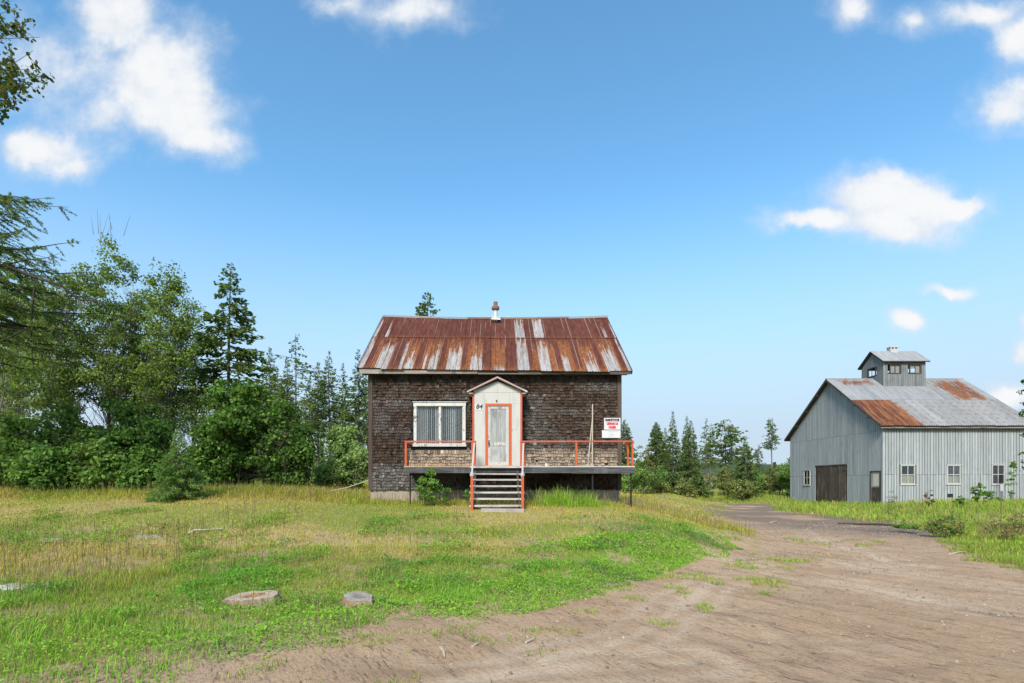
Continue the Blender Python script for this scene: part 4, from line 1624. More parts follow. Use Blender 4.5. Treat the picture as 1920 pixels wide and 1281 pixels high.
def finish_tree(name, label, cat, loc, segs, leafV, leafF, leafC, bark, mat, group, trunk_name='trunk', crown_name='crown', rng=None):
    t = thing(name, label, cat, loc, group)
    V, F = tubes_mesh(segs)
    rr = np.repeat(np.random.RandomState(1).rand(len(segs)), 10)[:, None]
    C = np.array(bark)[None] * (.8 + .4 * rr)
    link(trunk_name, np_mesh(trunk_name, V, F, C, smooth=True), M['bark'], t)
    link(crown_name, np_mesh(crown_name, leafV, leafF, leafC), mat, t)
    return t


SPRUCE = [(0.081, 0.127, 0.041), (0.11, 0.166, 0.049), (0.149, 0.207, 0.061), (0.193, 0.241, 0.071)]
SPRUCE_W = [2, 3, 2, .7]


def conifer(seed, name, label, x, y, H, Rr, clear=.05, whorls=34, per=6, droop=.28, card=(.26, .055), p=.85, dens=1.0, cols=SPRUCE, wts=SPRUCE_W,
            bark=(.10, .085, .07), irr=.25, group=None, cat='tree', lean=0.0, trunk_r=None, upturn=.30, dead=True):
    rng = np.random.RandomState(seed)
    z0 = hz(x, y) - .12
    tr = trunk_r or H * .011 + .015
    wob = rng.uniform(-.012, .012, (6, 2)) * H
    wob[0] = 0

    def trunk_at(t):
        k = t * 5
        xs = np.interp(k, range(6), np.cumsum(wob[:, 0]) * .5) + lean * H * t
        ys = np.interp(k, range(6), np.cumsum(wob[:, 1]) * .5)
        return np.stack([xs, ys, t * H], -1)
    tp = trunk_at(np.linspace(0, 1, 12))
    segs = path_segs(list(tp), tr, tr * .08)
    # branches
    nb = whorls * per
    t = clear + (1 - clear) * (np.repeat(np.arange(whorls), per) + rng.rand(nb) * .9) / whorls
    t = np.minimum(t, .995)
    q = (t - clear) / (1 - clear)
    L = Rr * np.maximum((1 - q), .02) ** p * (1 - irr + irr * 2 * rng.rand(nb) ** 1.2) * (.55 + .45 * np.minimum(1, q / .12 + .25))
    if irr > .3:
        L *= np.where(rng.rand(nb) < irr * .45, .35, 1)
    az = rng.rand(nb) * 2 * np.pi
    dr_ = np.stack([np.cos(az), np.sin(az), np.zeros(nb)], 1)
    dp = droop * (1.1 - 1.5 * q) + rng.normal(0, .06, nb)
    B0 = trunk_at(t)

    def bpt(i, s):
        return B0[i] + dr_[i] * (L[i] * s)[:, None] + np.stack([0 * s, 0 * s, L[i] * (-dp[i] * s + upturn * dp[i] * s ** 2)], 1)
    idx = np.arange(nb)
    P0, P1, P2 = B0, bpt(idx, np.full(nb, .5)), bpt(idx, np.full(nb, 1.0))
    for i in range(nb):
        if L[i] > .25:
            br = min(.006 + .010 * L[i], tr * .5)
            segs.append((P0[i], P1[i], br, br * .6)); segs.append((P1[i], P2[i], br * .6, br * .2))
    if dead and clear > .12:
        for i in range(int(14 * clear / .3)):
            tt = rng.uniform(.08, clear)
            a_ = rng.rand() * 6.28
            b_ = trunk_at(np.array(tt)); ln = rng.uniform(.2, .5) * Rr
            segs.append((b_, b_ + np.array([math.cos(a_) * ln, math.sin(a_) * ln, -.25 * ln]), .014, .004))
    # needle sprays
    cnt = np.maximum(2, (L / card[0] * 5.2 * dens).astype(int))
    bi = np.repeat(idx, cnt)
    n = len(bi)
    s = rng.rand(n) ** .72
    s = .10 + .92 * s
    c = bpt(bi, s)
    side = rng.choice([-1, 1], n)
    ang = az[bi] + side * rng.uniform(.25, 1.15, n) * (1.1 - .6 * s)
    ln = card[0] * rng.uniform(.6, 1.25, n) * (1.15 - .45 * s) * np.clip(L[bi] / (Rr * .45), .45, 1.1)
    ax = np.stack([np.cos(ang), np.sin(ang), rng.normal(-.30, .42, n)], 1)
    ax = unit(ax)
    roll = rng.uniform(-1.5, 1.5, n)
    up = np.stack([np.zeros(n), np.zeros(n), np.ones(n)], 1)
    b = unit(np.cross(ax, up))
    b = b * np.cos(roll)[:, None] + np.cross(ax, b) * np.sin(roll)[:, None]
    c = c + ax * (ln * .45)[:, None] + rng.normal(0, .03, (n, 3)) - np.stack([0 * ln, 0 * ln, rng.rand(n) * ln * .5], 1)
    V, F = quads(c, ax * (ln * .5)[:, None], b * (card[1] * rng.uniform(.7, 1.3, n))[:, None])
    C = mixcol(rng, n, cols, wts)
    C = np.repeat(C, 4, 0)
    # leader
    return finish_tree(name, label, cat, (x, y, z0), segs, V, F, C, bark, M['needle'], group)


LEAFG = [(0.069, 0.131, 0.03), (0.1, 0.175, 0.037), (0.138, 0.213, 0.048), (0.181, 0.25, 0.057)]
LEAFG_W = [2, 3, 2, 1]


def broadleaf(seed, name, label, x, y, H, lobes, ncl=60, per=130, leaf=.075, clr=.42, cols=LEAFG, wts=LEAFG_W, bark=(.16, .15, .13), stems=1, tr=.09,
              fork=.35, group=None, cat='tree', crown_name='crown', trunk_name='trunk', spread=.25, up=.35, twigs=0, ground_fill=False):
    """lobes: (dx, dy, z, rx, ry, rz) ellipsoids relative to the base; leaves in clumps at limb ends"""
    rng = np.random.RandomState(seed)
    z0 = hz(x, y) - .1
    lob = np.array(lobes, float)
    vol = lob[:, 3] * lob[:, 4] * lob[:, 5]
    li = rng.choice(len(lob), ncl, p=vol / vol.sum())
    d = unit(rng.normal(size=(ncl, 3)))
    r = rng.rand(ncl, 1) ** .42
    cen = lob[li, :3] + d * r * lob[li, 3:6]
    cen[:, 2] = np.maximum(cen[:, 2], .15 if ground_fill else .3)
    segs = []
    tops = []
    for s in range(stems):
        bx = rng.uniform(-spread, spread, 2) if stems > 1 else np.zeros(2)
        tz = H * (.80 if stems == 1 else rng.uniform(.55, .85))
        lean = rng.uniform(-.06, .06, 2) * H if stems == 1 else bx * rng.uniform(1.0, 3.0)
        pts = [np.array([bx[0] + lean[0] * k ** 1.5 + rng.normal(0, .012 * H * (k > 0)), bx[1] + lean[1] * k ** 1.5 + rng.normal(0, .012 * H * (k > 0)), tz * k]) for k in np.linspace(0, 1, 7)]
        segs += path_segs(pts, tr, tr * .25)
        tops.append(pts)
    for c in cen:
        pts = tops[rng.randint(stems)]
        k = np.clip((c[2] / H - rng.uniform(.12, .30)) / .8, fork * .6, .98) * 6
        i = int(min(k, 5)); f = k - i
        b = pts[i] * (1 - f) + pts[min(i + 1, 6)] * f
        rad = tr * (1 - .75 * k / 6) * .24
        mid = (b + c) * .5 + np.array([0, 0, -.06 * np.linalg.norm(c - b)]) + rng.normal(0, .06, 3) * np.linalg.norm(c - b)
        segs.append((b, mid, rad, rad * .6)); segs.append((mid, c, rad * .6, rad * .2))
        for q in range(2):
            e = c + rng.normal(0, clr * .8, 3)
            segs.append((mid * .3 + c * .7, e, rad * .3, rad * .1))
    for q in range(twigs):
        c = cen[np.argmax(cen[:, 2])] + rng.normal(0, .3, 3)
        segs.append((c, c + np.array([rng.uniform(-.5, .5), 0, rng.uniform(.6, 1.5)]), .012, .003))
    k = np.maximum(10, (per * rng.uniform(.5, 1.5, ncl)).astype(int))
    ci = np.repeat(np.arange(ncl), k)
    n = len(ci)
    rad = clr * rng.uniform(.7, 1.3, ncl)
    dd = unit(rng.normal(size=(n, 3)))
    off = dd * (rng.rand(n, 1) ** .5) * rad[ci][:, None] * np.array([1.15, 1.15, .75])
    c = cen[ci] + off
    c[:, 2] = np.maximum(c[:, 2], .06)
    nrm = unit(dd * .6 + rng.normal(size=(n, 3)) * .55 + np.array([0, 0, up]))
    a = unit(np.cross(nrm, unit(rng.normal(size=(n, 3)))))
    b = np.cross(nrm, a)
    ln = leaf * rng.uniform(.6, 1.35, n)
    V, F = quads(c, a * (ln * .5)[:, None], b * (ln * .36)[:, None])
    tone = rng.uniform(.70, 1.32, ncl)[ci][:, None]
    C = np.repeat(mixcol(rng, n, cols, wts) * tone, 4, 0)
    return finish_tree(name, label, cat, (x, y, z0), segs, V, F, C, bark, M['leaf'], group, trunk_name, crown_name)


# ------------------------------------------------------------------ trees on the left
def at(xi, Y):
    return PX(xi, Y), Y


def treeH(xi, yi, Y):
    return PZ(yi, Y) - hz(PX(xi, Y), Y)


GL = 'deciduous trees of the wood on the left'
def decid(seed, xi, yi, Y, wpx, label, low=.32, name='aspen_tree', **k):
    x, y = at(xi, Y)
    H = treeH(xi, yi, Y)
    w = wpx * Y / 1000 / 2
    rng = np.random.RandomState(seed)
    lobes = []
    n = 7
    for i in range(n):
        f = i / (n - 1)
        z = H * (low + (1 - low) * (.10 + .80 * f))
        rr = w * (1.0 - .42 * f ** 2.2) * (.75 if i == 0 else 1)
        lobes.append((rng.uniform(-.3, .3) * w, rng.uniform(-.3, .3) * w, z, rr * .8, rr * .8, H * (1 - low) * .13))
    kw = dict(ncl=215, per=68, leaf=.11, clr=.40, group=GL, bark=(.13, .12, .10), tr=.075)
    kw.update(k)
    return broadleaf(seed, name, label, x, y, H, lobes, **kw)


ASP = [(0.105, 0.166, 0.039), (0.149, 0.221, 0.051), (0.193, 0.266, 0.062), (0.254, 0.306, 0.087), (0.193, 0.172, 0.062)]
ASP_W = [2, 3, 2.4, 1.2, .35]
decid(21, 40, 470, 25, 150, 'tall leafy tree at the far left edge behind the larch', cols=ASP, wts=ASP_W)
decid(22, 125, 478, 24, 150, 'broad leafy tree second from the left edge of the wood', cols=ASP, wts=ASP_W)
decid(23, 205, 462, 25, 150, 'tallest leafy tree, with bare twigs above its crown', cols=ASP, wts=ASP_W, twigs=9)
decid(24, 262, 515, 27, 120, 'leafy tree in the gap between the tallest leafy tree and the rounded aspen', cols=ASP, wts=ASP_W, low=.30)
decid(25, 318, 492, 24, 125, 'rounded aspen on pale trunks left of the tall spruce', cols=ASP, wts=ASP_W, low=.28)
decid(26, 362, 560, 29, 90, 'slender leafy tree touching the tall spruce on its left', cols=ASP, wts=ASP_W, low=.30, ncl=110)
decid(28, 20, 640, 21, 130, 'low leafy tree under the larch bough at the left edge', cols=ASP, wts=ASP_W, low=.25, ncl=50, per=55)
decid(29, 90, 620, 22.5, 120, 'low leafy tree right of the one under the larch bough', cols=ASP, wts=ASP_W, low=.25, ncl=50, per=55)

GS = 'tall conifers left of the house'
x, y = at(428, 26)
conifer(40, 'spruce_tree', 'tall open spruce standing above the dark rounded shrub', x, y, treeH(428, 487, 26), 1.95, clear=.38, whorls=27, per=6, droop=.30, card=(.32, .062), p=.72, irr=.30, group=GS, dens=1.7, upturn=.5)
for sd, xi, yi, Y, Rr, cl, irr, label, nm in (
        (41, 507, 648, 44, 1.5, .50, .45, 'thin sparse conifer just right of the tall open spruce', 'spruce_tree'),
        (42, 556, 622, 42, 2.6, .42, .5, 'wide feathery larch crown left of the house', 'larch_tree'),
        (43, 541, 668, 38, 1.25, .32, .25, 'slim dense spruce in front of the feathery larch', 'spruce_tree'),
        (44, 596, 676, 46, 1.05, .45, .4, 'narrow sparse conifer first right of the feathery larch', 'spruce_tree'),
        (45, 620, 655, 45, 1.45, .38, .25, 'pointed spruce midway between feathery larch and house', 'spruce_tree'),
        (46, 644, 678, 48, 1.3, .40, .38, 'shorter ragged spruce second from the house wall', 'spruce_tree'),
        (47, 671, 652, 44, 1.6, .36, .28, 'spruce with its tip at the left roof edge', 'spruce_tree'),
        (48, 690, 690, 48, 1.6, .36, .3, 'spruce half hidden behind the left house corner', 'spruce_tree'),
        (49, 578, 700, 52, 1.3, .40, .4, 'faint background spruce seen right of the larch', 'spruce_tree'),
        (60, 522, 690, 52, 1.3, .35, .4, 'faint background spruce seen left of the larch', 'spruce_tree')):
    x, y = at(xi, Y)
    lar = nm == 'larch_tree'
    conifer(sd, nm, label, x, y, treeH(xi, yi, Y), Rr, clear=cl, whorls=20 if lar else 36, per=5 if lar else 6, droop=.12 if lar else .26,
            card=(.32, .058), p=.6 if lar else .8, irr=irr, group=GS, dens=.75 if lar else 1.0, bark=(.13, .115, .095))
x, y = at(803, 46)
conifer(50, 'spruce_tree', 'bushy spruce top rising behind the roof ridge', x, y, treeH(803, 543, 46), 2.6, clear=.3, whorls=34, per=7, droop=.22, card=(.5, .11), p=.6, group=GS, dens=1.3)

# shrubs
SHRUB = [(0.062, 0.13, 0.028), (0.091, 0.176, 0.034), (0.138, 0.234, 0.048), (0.202, 0.299, 0.063)]
SHRUB_W = [2.5, 3, 2, .8]
SHR2 = [(0.094, 0.168, 0.037), (0.132, 0.222, 0.046), (0.179, 0.272, 0.063), (0.222, 0.315, 0.075)]
GB = 'shrubs along the left wood edge'


def shrub(seed, xi, yi, Y, wpx, label, name='shrub', cols=SHRUB, wts=SHRUB_W, leaf=.125, ncl=120, per=120, group=GB, clr=.42, stems=6, bark=(.09, .075, .06), **k):
    x, y = at(xi, Y)
    H = treeH(xi, yi, Y)
    w = wpx * Y / 1000 / 2
    rng = np.random.RandomState(seed)
    lobes = [(0, 0, H * .42, w * .72, w * .7, H * .34)]
    for i in range(10):
        a_ = rng.rand() * 6.28; rr_ = rng.uniform(.35, .85)
        lobes.append((math.cos(a_) * w * rr_, math.sin(a_) * w * rr_ * .8, H * rng.uniform(.2, .95 - .35 * rr_), w * rng.uniform(.18, .42), w * .35, H * rng.uniform(.10, .22)))
    lobes.append((rng.uniform(-.2, .2) * w, 0, H * .82, w * .4, w * .4, H * .14))
    return broadleaf(seed, name, label, x, y, H, lobes, ncl=int(ncl * 1.6), per=int(per * .62), leaf=leaf, clr=clr * .78, cols=cols, wts=wts, stems=stems, tr=.035, spread=w * .35, group=group,
                     crown_name='foliage', trunk_name='stems', cat='shrub', bark=bark, ground_fill=True, **k)


shrub(61, 462, 700, 20.5, 235, 'large dark rounded maple shrub left of the house', ncl=260, per=150, leaf=.13)
shrub(62, 535, 800, 20, 110, 'lower right flank shrub beside the dark maple shrub', ncl=90)
shrub(63, 390, 790, 19.5, 110, 'leafy shrub between young fir and dark maple shrub', ncl=90)
shrub(64, 250, 728, 20, 190, 'broad green shrub behind the young fir', ncl=190, leaf=.13)
shrub(65, 135, 745, 19.5, 150, 'green shrub left of the broad shrub behind the fir', ncl=130, cols=SHR2)
shrub(66, 40, 765, 18.5, 160, 'pale green shrub at the left picture edge', ncl=150, cols=SHR2)
shrub(67, 180, 820, 18, 130, 'low leafy shrub at the grass edge, left of the fir', ncl=110, cols=SHR2, leaf=.13)
shrub(68, 90, 830, 17.5, 120, 'low leafy shrub at the grass edge near the left side', ncl=100, leaf=.13)
shrub(69, 275, 835, 18, 90, 'low shrub tucked against the left side of the fir', ncl=80, leaf=.13)
WIL = [(0.197, 0.304, 0.1), (0.265, 0.379, 0.136), (0.334, 0.439, 0.182)]
shrub(70, 652, 785, 22.5, 95, 'airy pale green willow bush beside the left house wall', name='willow_bush', cols=WIL, wts=[2, 3, 1.5], leaf=.11, ncl=120, per=85, clr=.36)
shrub(71, 612, 850, 24, 60, 'small pale bush left of the airy willow', name='willow_bush', cols=WIL, wts=[3, 2, 1], leaf=.10, ncl=45, per=70, clr=.3)
# young fir
x, y = at(335, 15.6)
FIR = [(.11, .20, .05), (.15, .25, .065), (.20, .31, .085), (.26, .37, .11)]
conifer(80, 'young_fir', 'small young fir at the edge of the lawn', x, y, treeH(335, 790, 15.6), .86, clear=.0, whorls=19, per=9, droop=.03, card=(.12, .011), p=1.0, cols=FIR, wts=[2, 3, 2, 1], irr=.14, dens=4.2, trunk_r=.03, upturn=.2)

# near larch and birch whose boughs reach in from the left
def bough_larch():
    rng = np.random.RandomState(90)
    x, y = PX(-75, 16.5), 16.5
    z0 = hz(x, y) - .1
    H = 10.4
    segs = path_segs([np.array([-.012 * k * k, 0, H * k / 8]) for k in range(9)], .17, .02)
    cs, axs = [], []
    for i in range(105):
        tz = rng.uniform(4.6, 9.9)
        az = rng.uniform(-2.2, 2.2) if rng.rand() < .85 else rng.rand() * 6.28
        L = (4.2 - .40 * max(0, tz - 5.6)) * rng.uniform(.6, 1.05)
        if L < .5: continue
        d = np.array([math.cos(az), math.sin(az), 0])
        dp = rng.uniform(.05, .35)
        pts = [np.array([.03, 0, tz]) + d * L * s + np.array([0, 0, -dp * L * s + .18 * L * s * s]) + rng.normal(0, .04, 3) * s for s in np.linspace(0, 1, 7)]
        br = .012 + .009 * L
        segs += path_segs(pts, br, .004)
        for j in range(int(7 * L)):
            s = rng.uniform(.12, 1)
            k = s * 6; ii = int(min(k, 5)); f = k - ii
            p = pts[ii] * (1 - f) + pts[ii + 1] * f
            a2 = az + rng.choice([-1, 1]) * rng.uniform(.4, 1.3)
            tl = rng.uniform(.25, .80) * (1.2 - .6 * s)
            td = np.array([math.cos(a2), math.sin(a2), rng.uniform(-.9, -.05)])
            td /= np.linalg.norm(td)
            segs.append((p, p + td * tl, .005, .002))
            m = int(tl * 85)
            q = rng.rand(m, 1)
            cs.append(p + td * tl * q + rng.normal(0, .012, (m, 3)))
            axs.append(unit(rng.normal(size=(m, 3)) * .9 + td * .5))
    c = np.concatenate(cs); a = np.concatenate(axs)
    n = len(c)
    ln = rng.uniform(.040, .075, n)
    b = unit(np.cross(a, rng.normal(size=(n, 3))))
    V, F = quads(c, a * ln[:, None], b * (ln * .15)[:, None])
    C = np.repeat(mixcol(rng, n, [(.12, .175, .050), (.16, .22, .062), (.20, .26, .08)], [2, 3, 1.5]), 4, 0)
    # one heavy low limb with hanging lichen
    limb = [np.array([.03, 0, PZ(478, 16.5) - z0])]
    for xi, yi in ((20, 500), (70, 525), (115, 543), (150, 556), (185, 562)):
        limb.append(np.array([PX(xi, 16.2) - x, -.3, PZ(yi, 16.2) - z0]))
    limb = [q + rng.normal(0, .06, 3) for q in limb]
    segs += path_segs(limb, .06, .02)
    s2 = [np.array([PX(66, 16.2) - x, -.3, PZ(530, 16.2) - z0]), np.array([PX(62, 16.2) - x, -.32, PZ(570, 16.2) - z0]), np.array([PX(58, 16.2) - x, -.3, PZ(640, 16.2) - z0]), np.array([PX(63, 16.2) - x, -.3, PZ(700, 16.2) - z0])]
    segs += path_segs(s2, .035, .01)
    t = finish_tree('near_larch', 'near larch with a lichen hung bough reaching in from the left', 'tree', (x, y, z0), segs, V, F, C, (.045, .038, .032), M['needle'], None)
    # lichen
    lc, la = [], []
    for xi, yi in ((112, 545), (118, 548), (150, 560), (152, 566)):
        m = 45
        o_ = np.array([PX(xi, 16.2) - x, -.3, PZ(yi, 16.2) - z0])
        lc.append(o_ + np.stack([rng.normal(0, .035, m), rng.normal(0, .03, m), -rng.rand(m) ** .8 * (.36 if xi in (150, 152) else .12)], 1))
    c = np.concatenate(lc); n = len(c)
    a = unit(np.stack([rng.normal(0, .25, n), rng.normal(0, .25, n), -np.ones(n)], 1))
    b = unit(np.cross(a, rng.normal(size=(n, 3))))
    V, F = quads(c, a * .06, b * .010)
    C = np.repeat(mixcol(rng, n, [(.22, .24, .15), (.30, .31, .20)], [1, 1]), 4, 0)
    tag(link('lichen', np_mesh('lichen', V, F, C), M['leaf'], t), kind='stuff')


bough_larch()


def birch_bough():
    rng = np.random.RandomState(95)
    x, y = PX(-330, 9.5), 9.5
    z0 = hz(x, y) - .1
    H = 13.5
    segs = path_segs([np.array([.02 * k, 0, H * k / 8]) for k in range(9)], .13, .02)
    cs, ns = [], []
    ends = [(60, 40), (75, 70), (62, 95), (30, 60), (85, 140), (55, 130), (25, 115), (70, 150), (30, 165), (45, 185), (10, 180), (-10, 100), (-30, 20), (20, 20), (-40, 150), (5, 205),
            (-60, 60), (-120, 40), (-200, 100), (-250, 0), (-180, -120), (-80, -150), (0, -120), (-300, 150), (-60, -60), (40, -60), (-230, 60)]
    for xi, yi in ends:
        Yp = 9.5 + rng.uniform(-.8, .8)
        e = np.array([PX(xi, Yp) - x, Yp - y, PZ(yi, Yp) - z0])
        b = np.array([.25, 0, np.clip(e[2] - rng.uniform(.3, 1.2), 3, H - .5)])
        mid = (b + e) / 2 + rng.normal(0, .1, 3)
        segs += [(b, mid, .018, .012), (mid, e, .012, .003)]
        for q in range(11):
            s = rng.uniform(.35, 1.0)
            p = mid * (1 - s) + e * s
            tl = rng.uniform(.12, .34)
            td = unit(rng.normal(size=(1, 3)) + np.array([[.4, 0, -.1]]))[0]
            segs.append((p, p + td * tl, .004, .002))
            m = int(rng.uniform(10, 24))
            cs.append(p + td * tl * rng.rand(m, 1) + rng.normal(0, .035, (m, 3)))
    c = np.concatenate(cs); n = len(c)
    nr = unit(rng.normal(size=(n, 3)))
    a = unit(np.cross(nr, rng.normal(size=(n, 3)))); b = np.cross(nr, a)
    ln = rng.uniform(.055, .095, n)
    V, F = quads(c, a * (ln * .5)[:, None], b * (ln * .36)[:, None])
    C = np.repeat(mixcol(rng, n, [(.070, .10, .026), (.105, .13, .036), (.17, .15, .055)], [3, 3, 1]), 4, 0)
    finish_tree('near_birch', 'birch twigs with small leaves in the top left corner', 'tree', (x, y, z0), segs, V, F, C, (.10, .095, .085), M['leaf'], None)


birch_bough()

# ------------------------------------------------------------------ trees between house and barn
GR = 'conifers between house and barn'
for sd, xi, yi, Y, Rr, cl, irr, p_, label in (
        (101, 1172, 784, 60, 1.9, .30, .25, .75, 'spruce half hidden by the right house corner'),
        (102, 1232, 789, 66, 1.5, .40, .28, .55, 'high crowned conifer on a bare trunk, right of the railing'),
        (103, 1248, 800, 62, 1.25, .15, .25, .85, 'short pointed spruce touching the tallest one on its left'),
        (104, 1262, 768, 60, 1.55, .08, .16, .85, 'tallest pointed spruce between house and barn'),
        (105, 1287, 778, 62, 1.25, .15, .28, .8, 'slim spruce just right of the tallest pointed one'),
        (106, 1294, 786, 58, 1.75, .06, .15, .75, 'dense broad spruce right of the tallest pointed one'),
        (107, 1324, 782, 66, 1.0, .35, .42, .6, 'thin ragged spruce on a bare trunk, left of the pair'),
        (108, 1331, 792, 68, 1.2, .40, .40, .6, 'thin ragged spruce on a bare trunk, right of the pair'),
        (110, 1398, 819, 50, 1.75, .02, .13, .85, 'dark green full spruce nearest the barn gable'),
        (111, 1424, 832, 70, .9, .45, .45, .5, 'small tufted conifer behind the dark full spruce'),
        (112, 1446, 782, 62, .95, .60, .45, .4, 'tall bare pole of a conifer with a tufted top near barn')):
    x, y = at(xi, Y)
    conifer(sd, 'spruce_tree', label, x, y, treeH(xi, yi, Y), Rr * .86, clear=cl, whorls=46 if irr < .3 else 28, per=7 if irr < .3 else 5, droop=.36, card=(.27, .055) if irr < .3 else (.30, .055), p=p_, irr=irr, group=GR,
            dens=1.15 if irr < .4 else .9, bark=(.20, .18, .15))
x, y = at(1360, 60)
conifer(109, 'larch_tree', 'sparse wide larch with upswept branches between house and barn', x, y, treeH(1360, 784, 60), 2.7, clear=.38, whorls=22, per=6, droop=-.18, card=(.5, .10), p=.45, irr=.45, group=GR, dens=.7, bark=(.17, .15, .13))
x, y = at(1258, 48)
conifer(113, 'bushy_fir', 'low dark bushy fir below the tallest pointed spruce', x, y, treeH(1258, 882, 48), 1.7, clear=0, whorls=11, per=9, droop=.1, card=(.36, .09), p=.45, group=GR, dens=1.3)
x, y = at(1306, 50)
conifer(114, 'bushy_fir', 'low dark bushy fir below the dense broad spruce', x, y, treeH(1306, 886, 50), 1.4, clear=0, whorls=11, per=9, droop=.1, card=(.36, .09), p=.5, group=GR, dens=1.3)

GRS = 'bushes between house and barn'
OL = [(0.149, 0.187, 0.056), (0.202, 0.232, 0.071), (0.254, 0.269, 0.09), (0.239, 0.187, 0.09)]
LG = [(0.125, 0.218, 0.051), (0.178, 0.284, 0.066), (0.231, 0.33, 0.087)]
for sd, xi, yi, Y, w, cols, label in (
        (120, 1203, 862, 40, 95, LG, 'bright green bush at the right end of the deck'),
        (121, 1225, 885, 44, 60, OL, 'smaller olive bush right of the deck end bush'),
        (122, 1282, 896, 46, 50, OL, 'low olive bush between the two dark firs'),
        (124, 1368, 872, 52, 60, OL, 'taller olive bush on the left of the dark full spruce'),
        (125, 1385, 892, 46, 70, OL, 'low olive bush at the foot of the dark full spruce'),
        (126, 1422, 882, 56, 50, LG, 'light bush right of the dark full spruce'),
        (127, 1452, 868, 54, 50, OL, 'olive bush at the foot of the tufted pole tree'),
        (128, 1478, 850, 52, 50, LG, 'leafy bush pressed against the left barn corner'),
        (129, 1208, 822, 64, 55, OL, 'scraggly leafy tree right of the deck railing'),
        (132, 1180, 860, 46, 60, LG, 'green bush seen between the right railing posts')):
    shrub(sd, xi, yi, Y, w, label, cols=cols, wts=[2, 3, 1.5, .6][:len(cols)], leaf=.15, ncl=70, per=60, clr=.42, group=GRS, stems=5)


def far_wood():
    """the distant mixed wood that closes the view reads as one mass"""
    rng = np.random.RandomState(140)
    cs, cc, segs, hs = [], [], [], []
    for i in range(330):
        if i < 170: x, y = rng.uniform(12, 62), rng.uniform(82, 125)
        else: x, y = rng.uniform(-95, 12), rng.uniform(58, 110)
        h = rng.uniform(1.0, 3.0) if i < 170 else rng.uniform(1.5, 3.5)
        con = rng.rand() < (.35 if i < 170 else .5)
        if con: h *= 1.5
        z0 = hz(x, y)
        m = 170
        u = rng.rand(m)
        if con:
            r = (1 - u) * h * .2 * rng.rand(m) ** .5
        else:
            r = np.sin(np.clip(u * 1.1 + .1, 0, 1) * np.pi) ** .6 * h * .36 * rng.rand(m) ** .5
        a = rng.rand(m) * 6.28
        cs.append(np.stack([x + r * np.cos(a), y + r * np.sin(a), z0 + .2 + u * h], 1))
        base = np.array([.10, .14, .055]) if con else np.array([[.20, .24, .085], [.23, .24, .10], [.17, .225, .07]][rng.randint(3)])
        cc.append(base * rng.uniform(.75, 1.25) * (1 + rng.normal(0, .15, (m, 1))))
    c = np.concatenate(cs); C = np.concatenate(cc); n = len(c)
    nr = unit(rng.normal(size=(n, 3)) + np.array([0, -.3, .3]))
    a = unit(np.cross(nr, rng.normal(size=(n, 3)))); b = np.cross(nr, a)
    ln = rng.uniform(.35, .8, n)
    V, F = quads(c, a * (ln * .5)[:, None], b * (ln * .4)[:, None])
    o = link('far_wood', np_mesh('far_wood', V, F, np.repeat(C, 4, 0)), M['leaf'])
    tag(o, 'distant low mixed wood behind house, trees and barn', 'wood', kind='stuff')


far_wood()

# ------------------------------------------------------------------ right edge and yard plants
def side_tree():
    rng = np.random.RandomState(150)
    x, y = PX(1985, 16), 16.0
    z0 = hz(x, y) - .1
    H = 5.6
    segs = path_segs([np.array([0, 0, H * k / 6]) for k in range(7)], .07, .012)
    cs, ax = [], []
    for xi, yi in ((1913, 716), (1910, 735), (1914, 758), (1908, 772), (1911, 780), (1912, 815), (1910, 850), (1914, 865), (1916, 880), (1935, 700), (1940, 760), (1945, 820), (1930, 840), (1950, 870), (1925, 900), (1990, 690), (2020, 780), (2030, 850)):
        Yp = 16 + rng.uniform(-.4, .4)
        e = np.array([PX(xi, Yp) - x, Yp - y, PZ(yi, Yp) - z0])
        b = np.array([0, 0, np.clip(e[2] + rng.uniform(-.1, .4), .5, H - .1)])
        mid = (b + e) / 2 + np.array([0, 0, -.06])
        segs += [(b, mid, .012, .008), (mid, e, .008, .002)]
        m = 46
        s = rng.rand(m, 1)
        cs.append(mid * (1 - s) + e * s + rng.normal(0, .035, (m, 3)))
    c = np.concatenate(cs); n = len(c)
    nr = unit(rng.normal(size=(n, 3)))
    a = unit(np.cross(nr, rng.normal(size=(n, 3)))); b = np.cross(nr, a)
    ln = rng.uniform(.05, .11, n)
    V, F = quads(c, a * (ln * .5)[:, None], b * (ln * .32)[:, None])
    C = np.repeat(mixcol(rng, n, [(.035, .075, .020), (.055, .105, .026)], [1, 1]), 4, 0)
    finish_tree('edge_tree', 'small tree with branch tips entering at the right picture edge', 'tree', (x, y, z0), segs, V, F, C, (.06, .055, .05), M['leaf'], None)


side_tree()

HERB = [(.10, .19, .035), (.14, .25, .045), (.19, .30, .065)]
HERB_W = [2, 3, 1.5]


def herb(seed, xi, Y, h, w, label, name='weed_plant', cols=HERB, wts=HERB_W, leaf=.06, ncl=14, per=26, stems=4, group='wild plants in the yard', cat='plant', bark=(.10, .11, .05), clr=.10):
    x, y = at(xi, Y)
    rng = np.random.RandomState(seed)
    lobes = [(0, 0, h * .55, w * .5, w * .5, h * .45), (rng.uniform(-.2, .2) * w, 0, h * .85, w * .25, w * .25, h * .14)]
    return broadleaf(seed, name, label, x, y, h, lobes, ncl=ncl, per=per, leaf=leaf, clr=clr, cols=cols, wts=wts, stems=stems, tr=.008, spread=w * .2, group=group, cat=cat,
                     crown_name='leaves', trunk_name='stems', bark=bark)


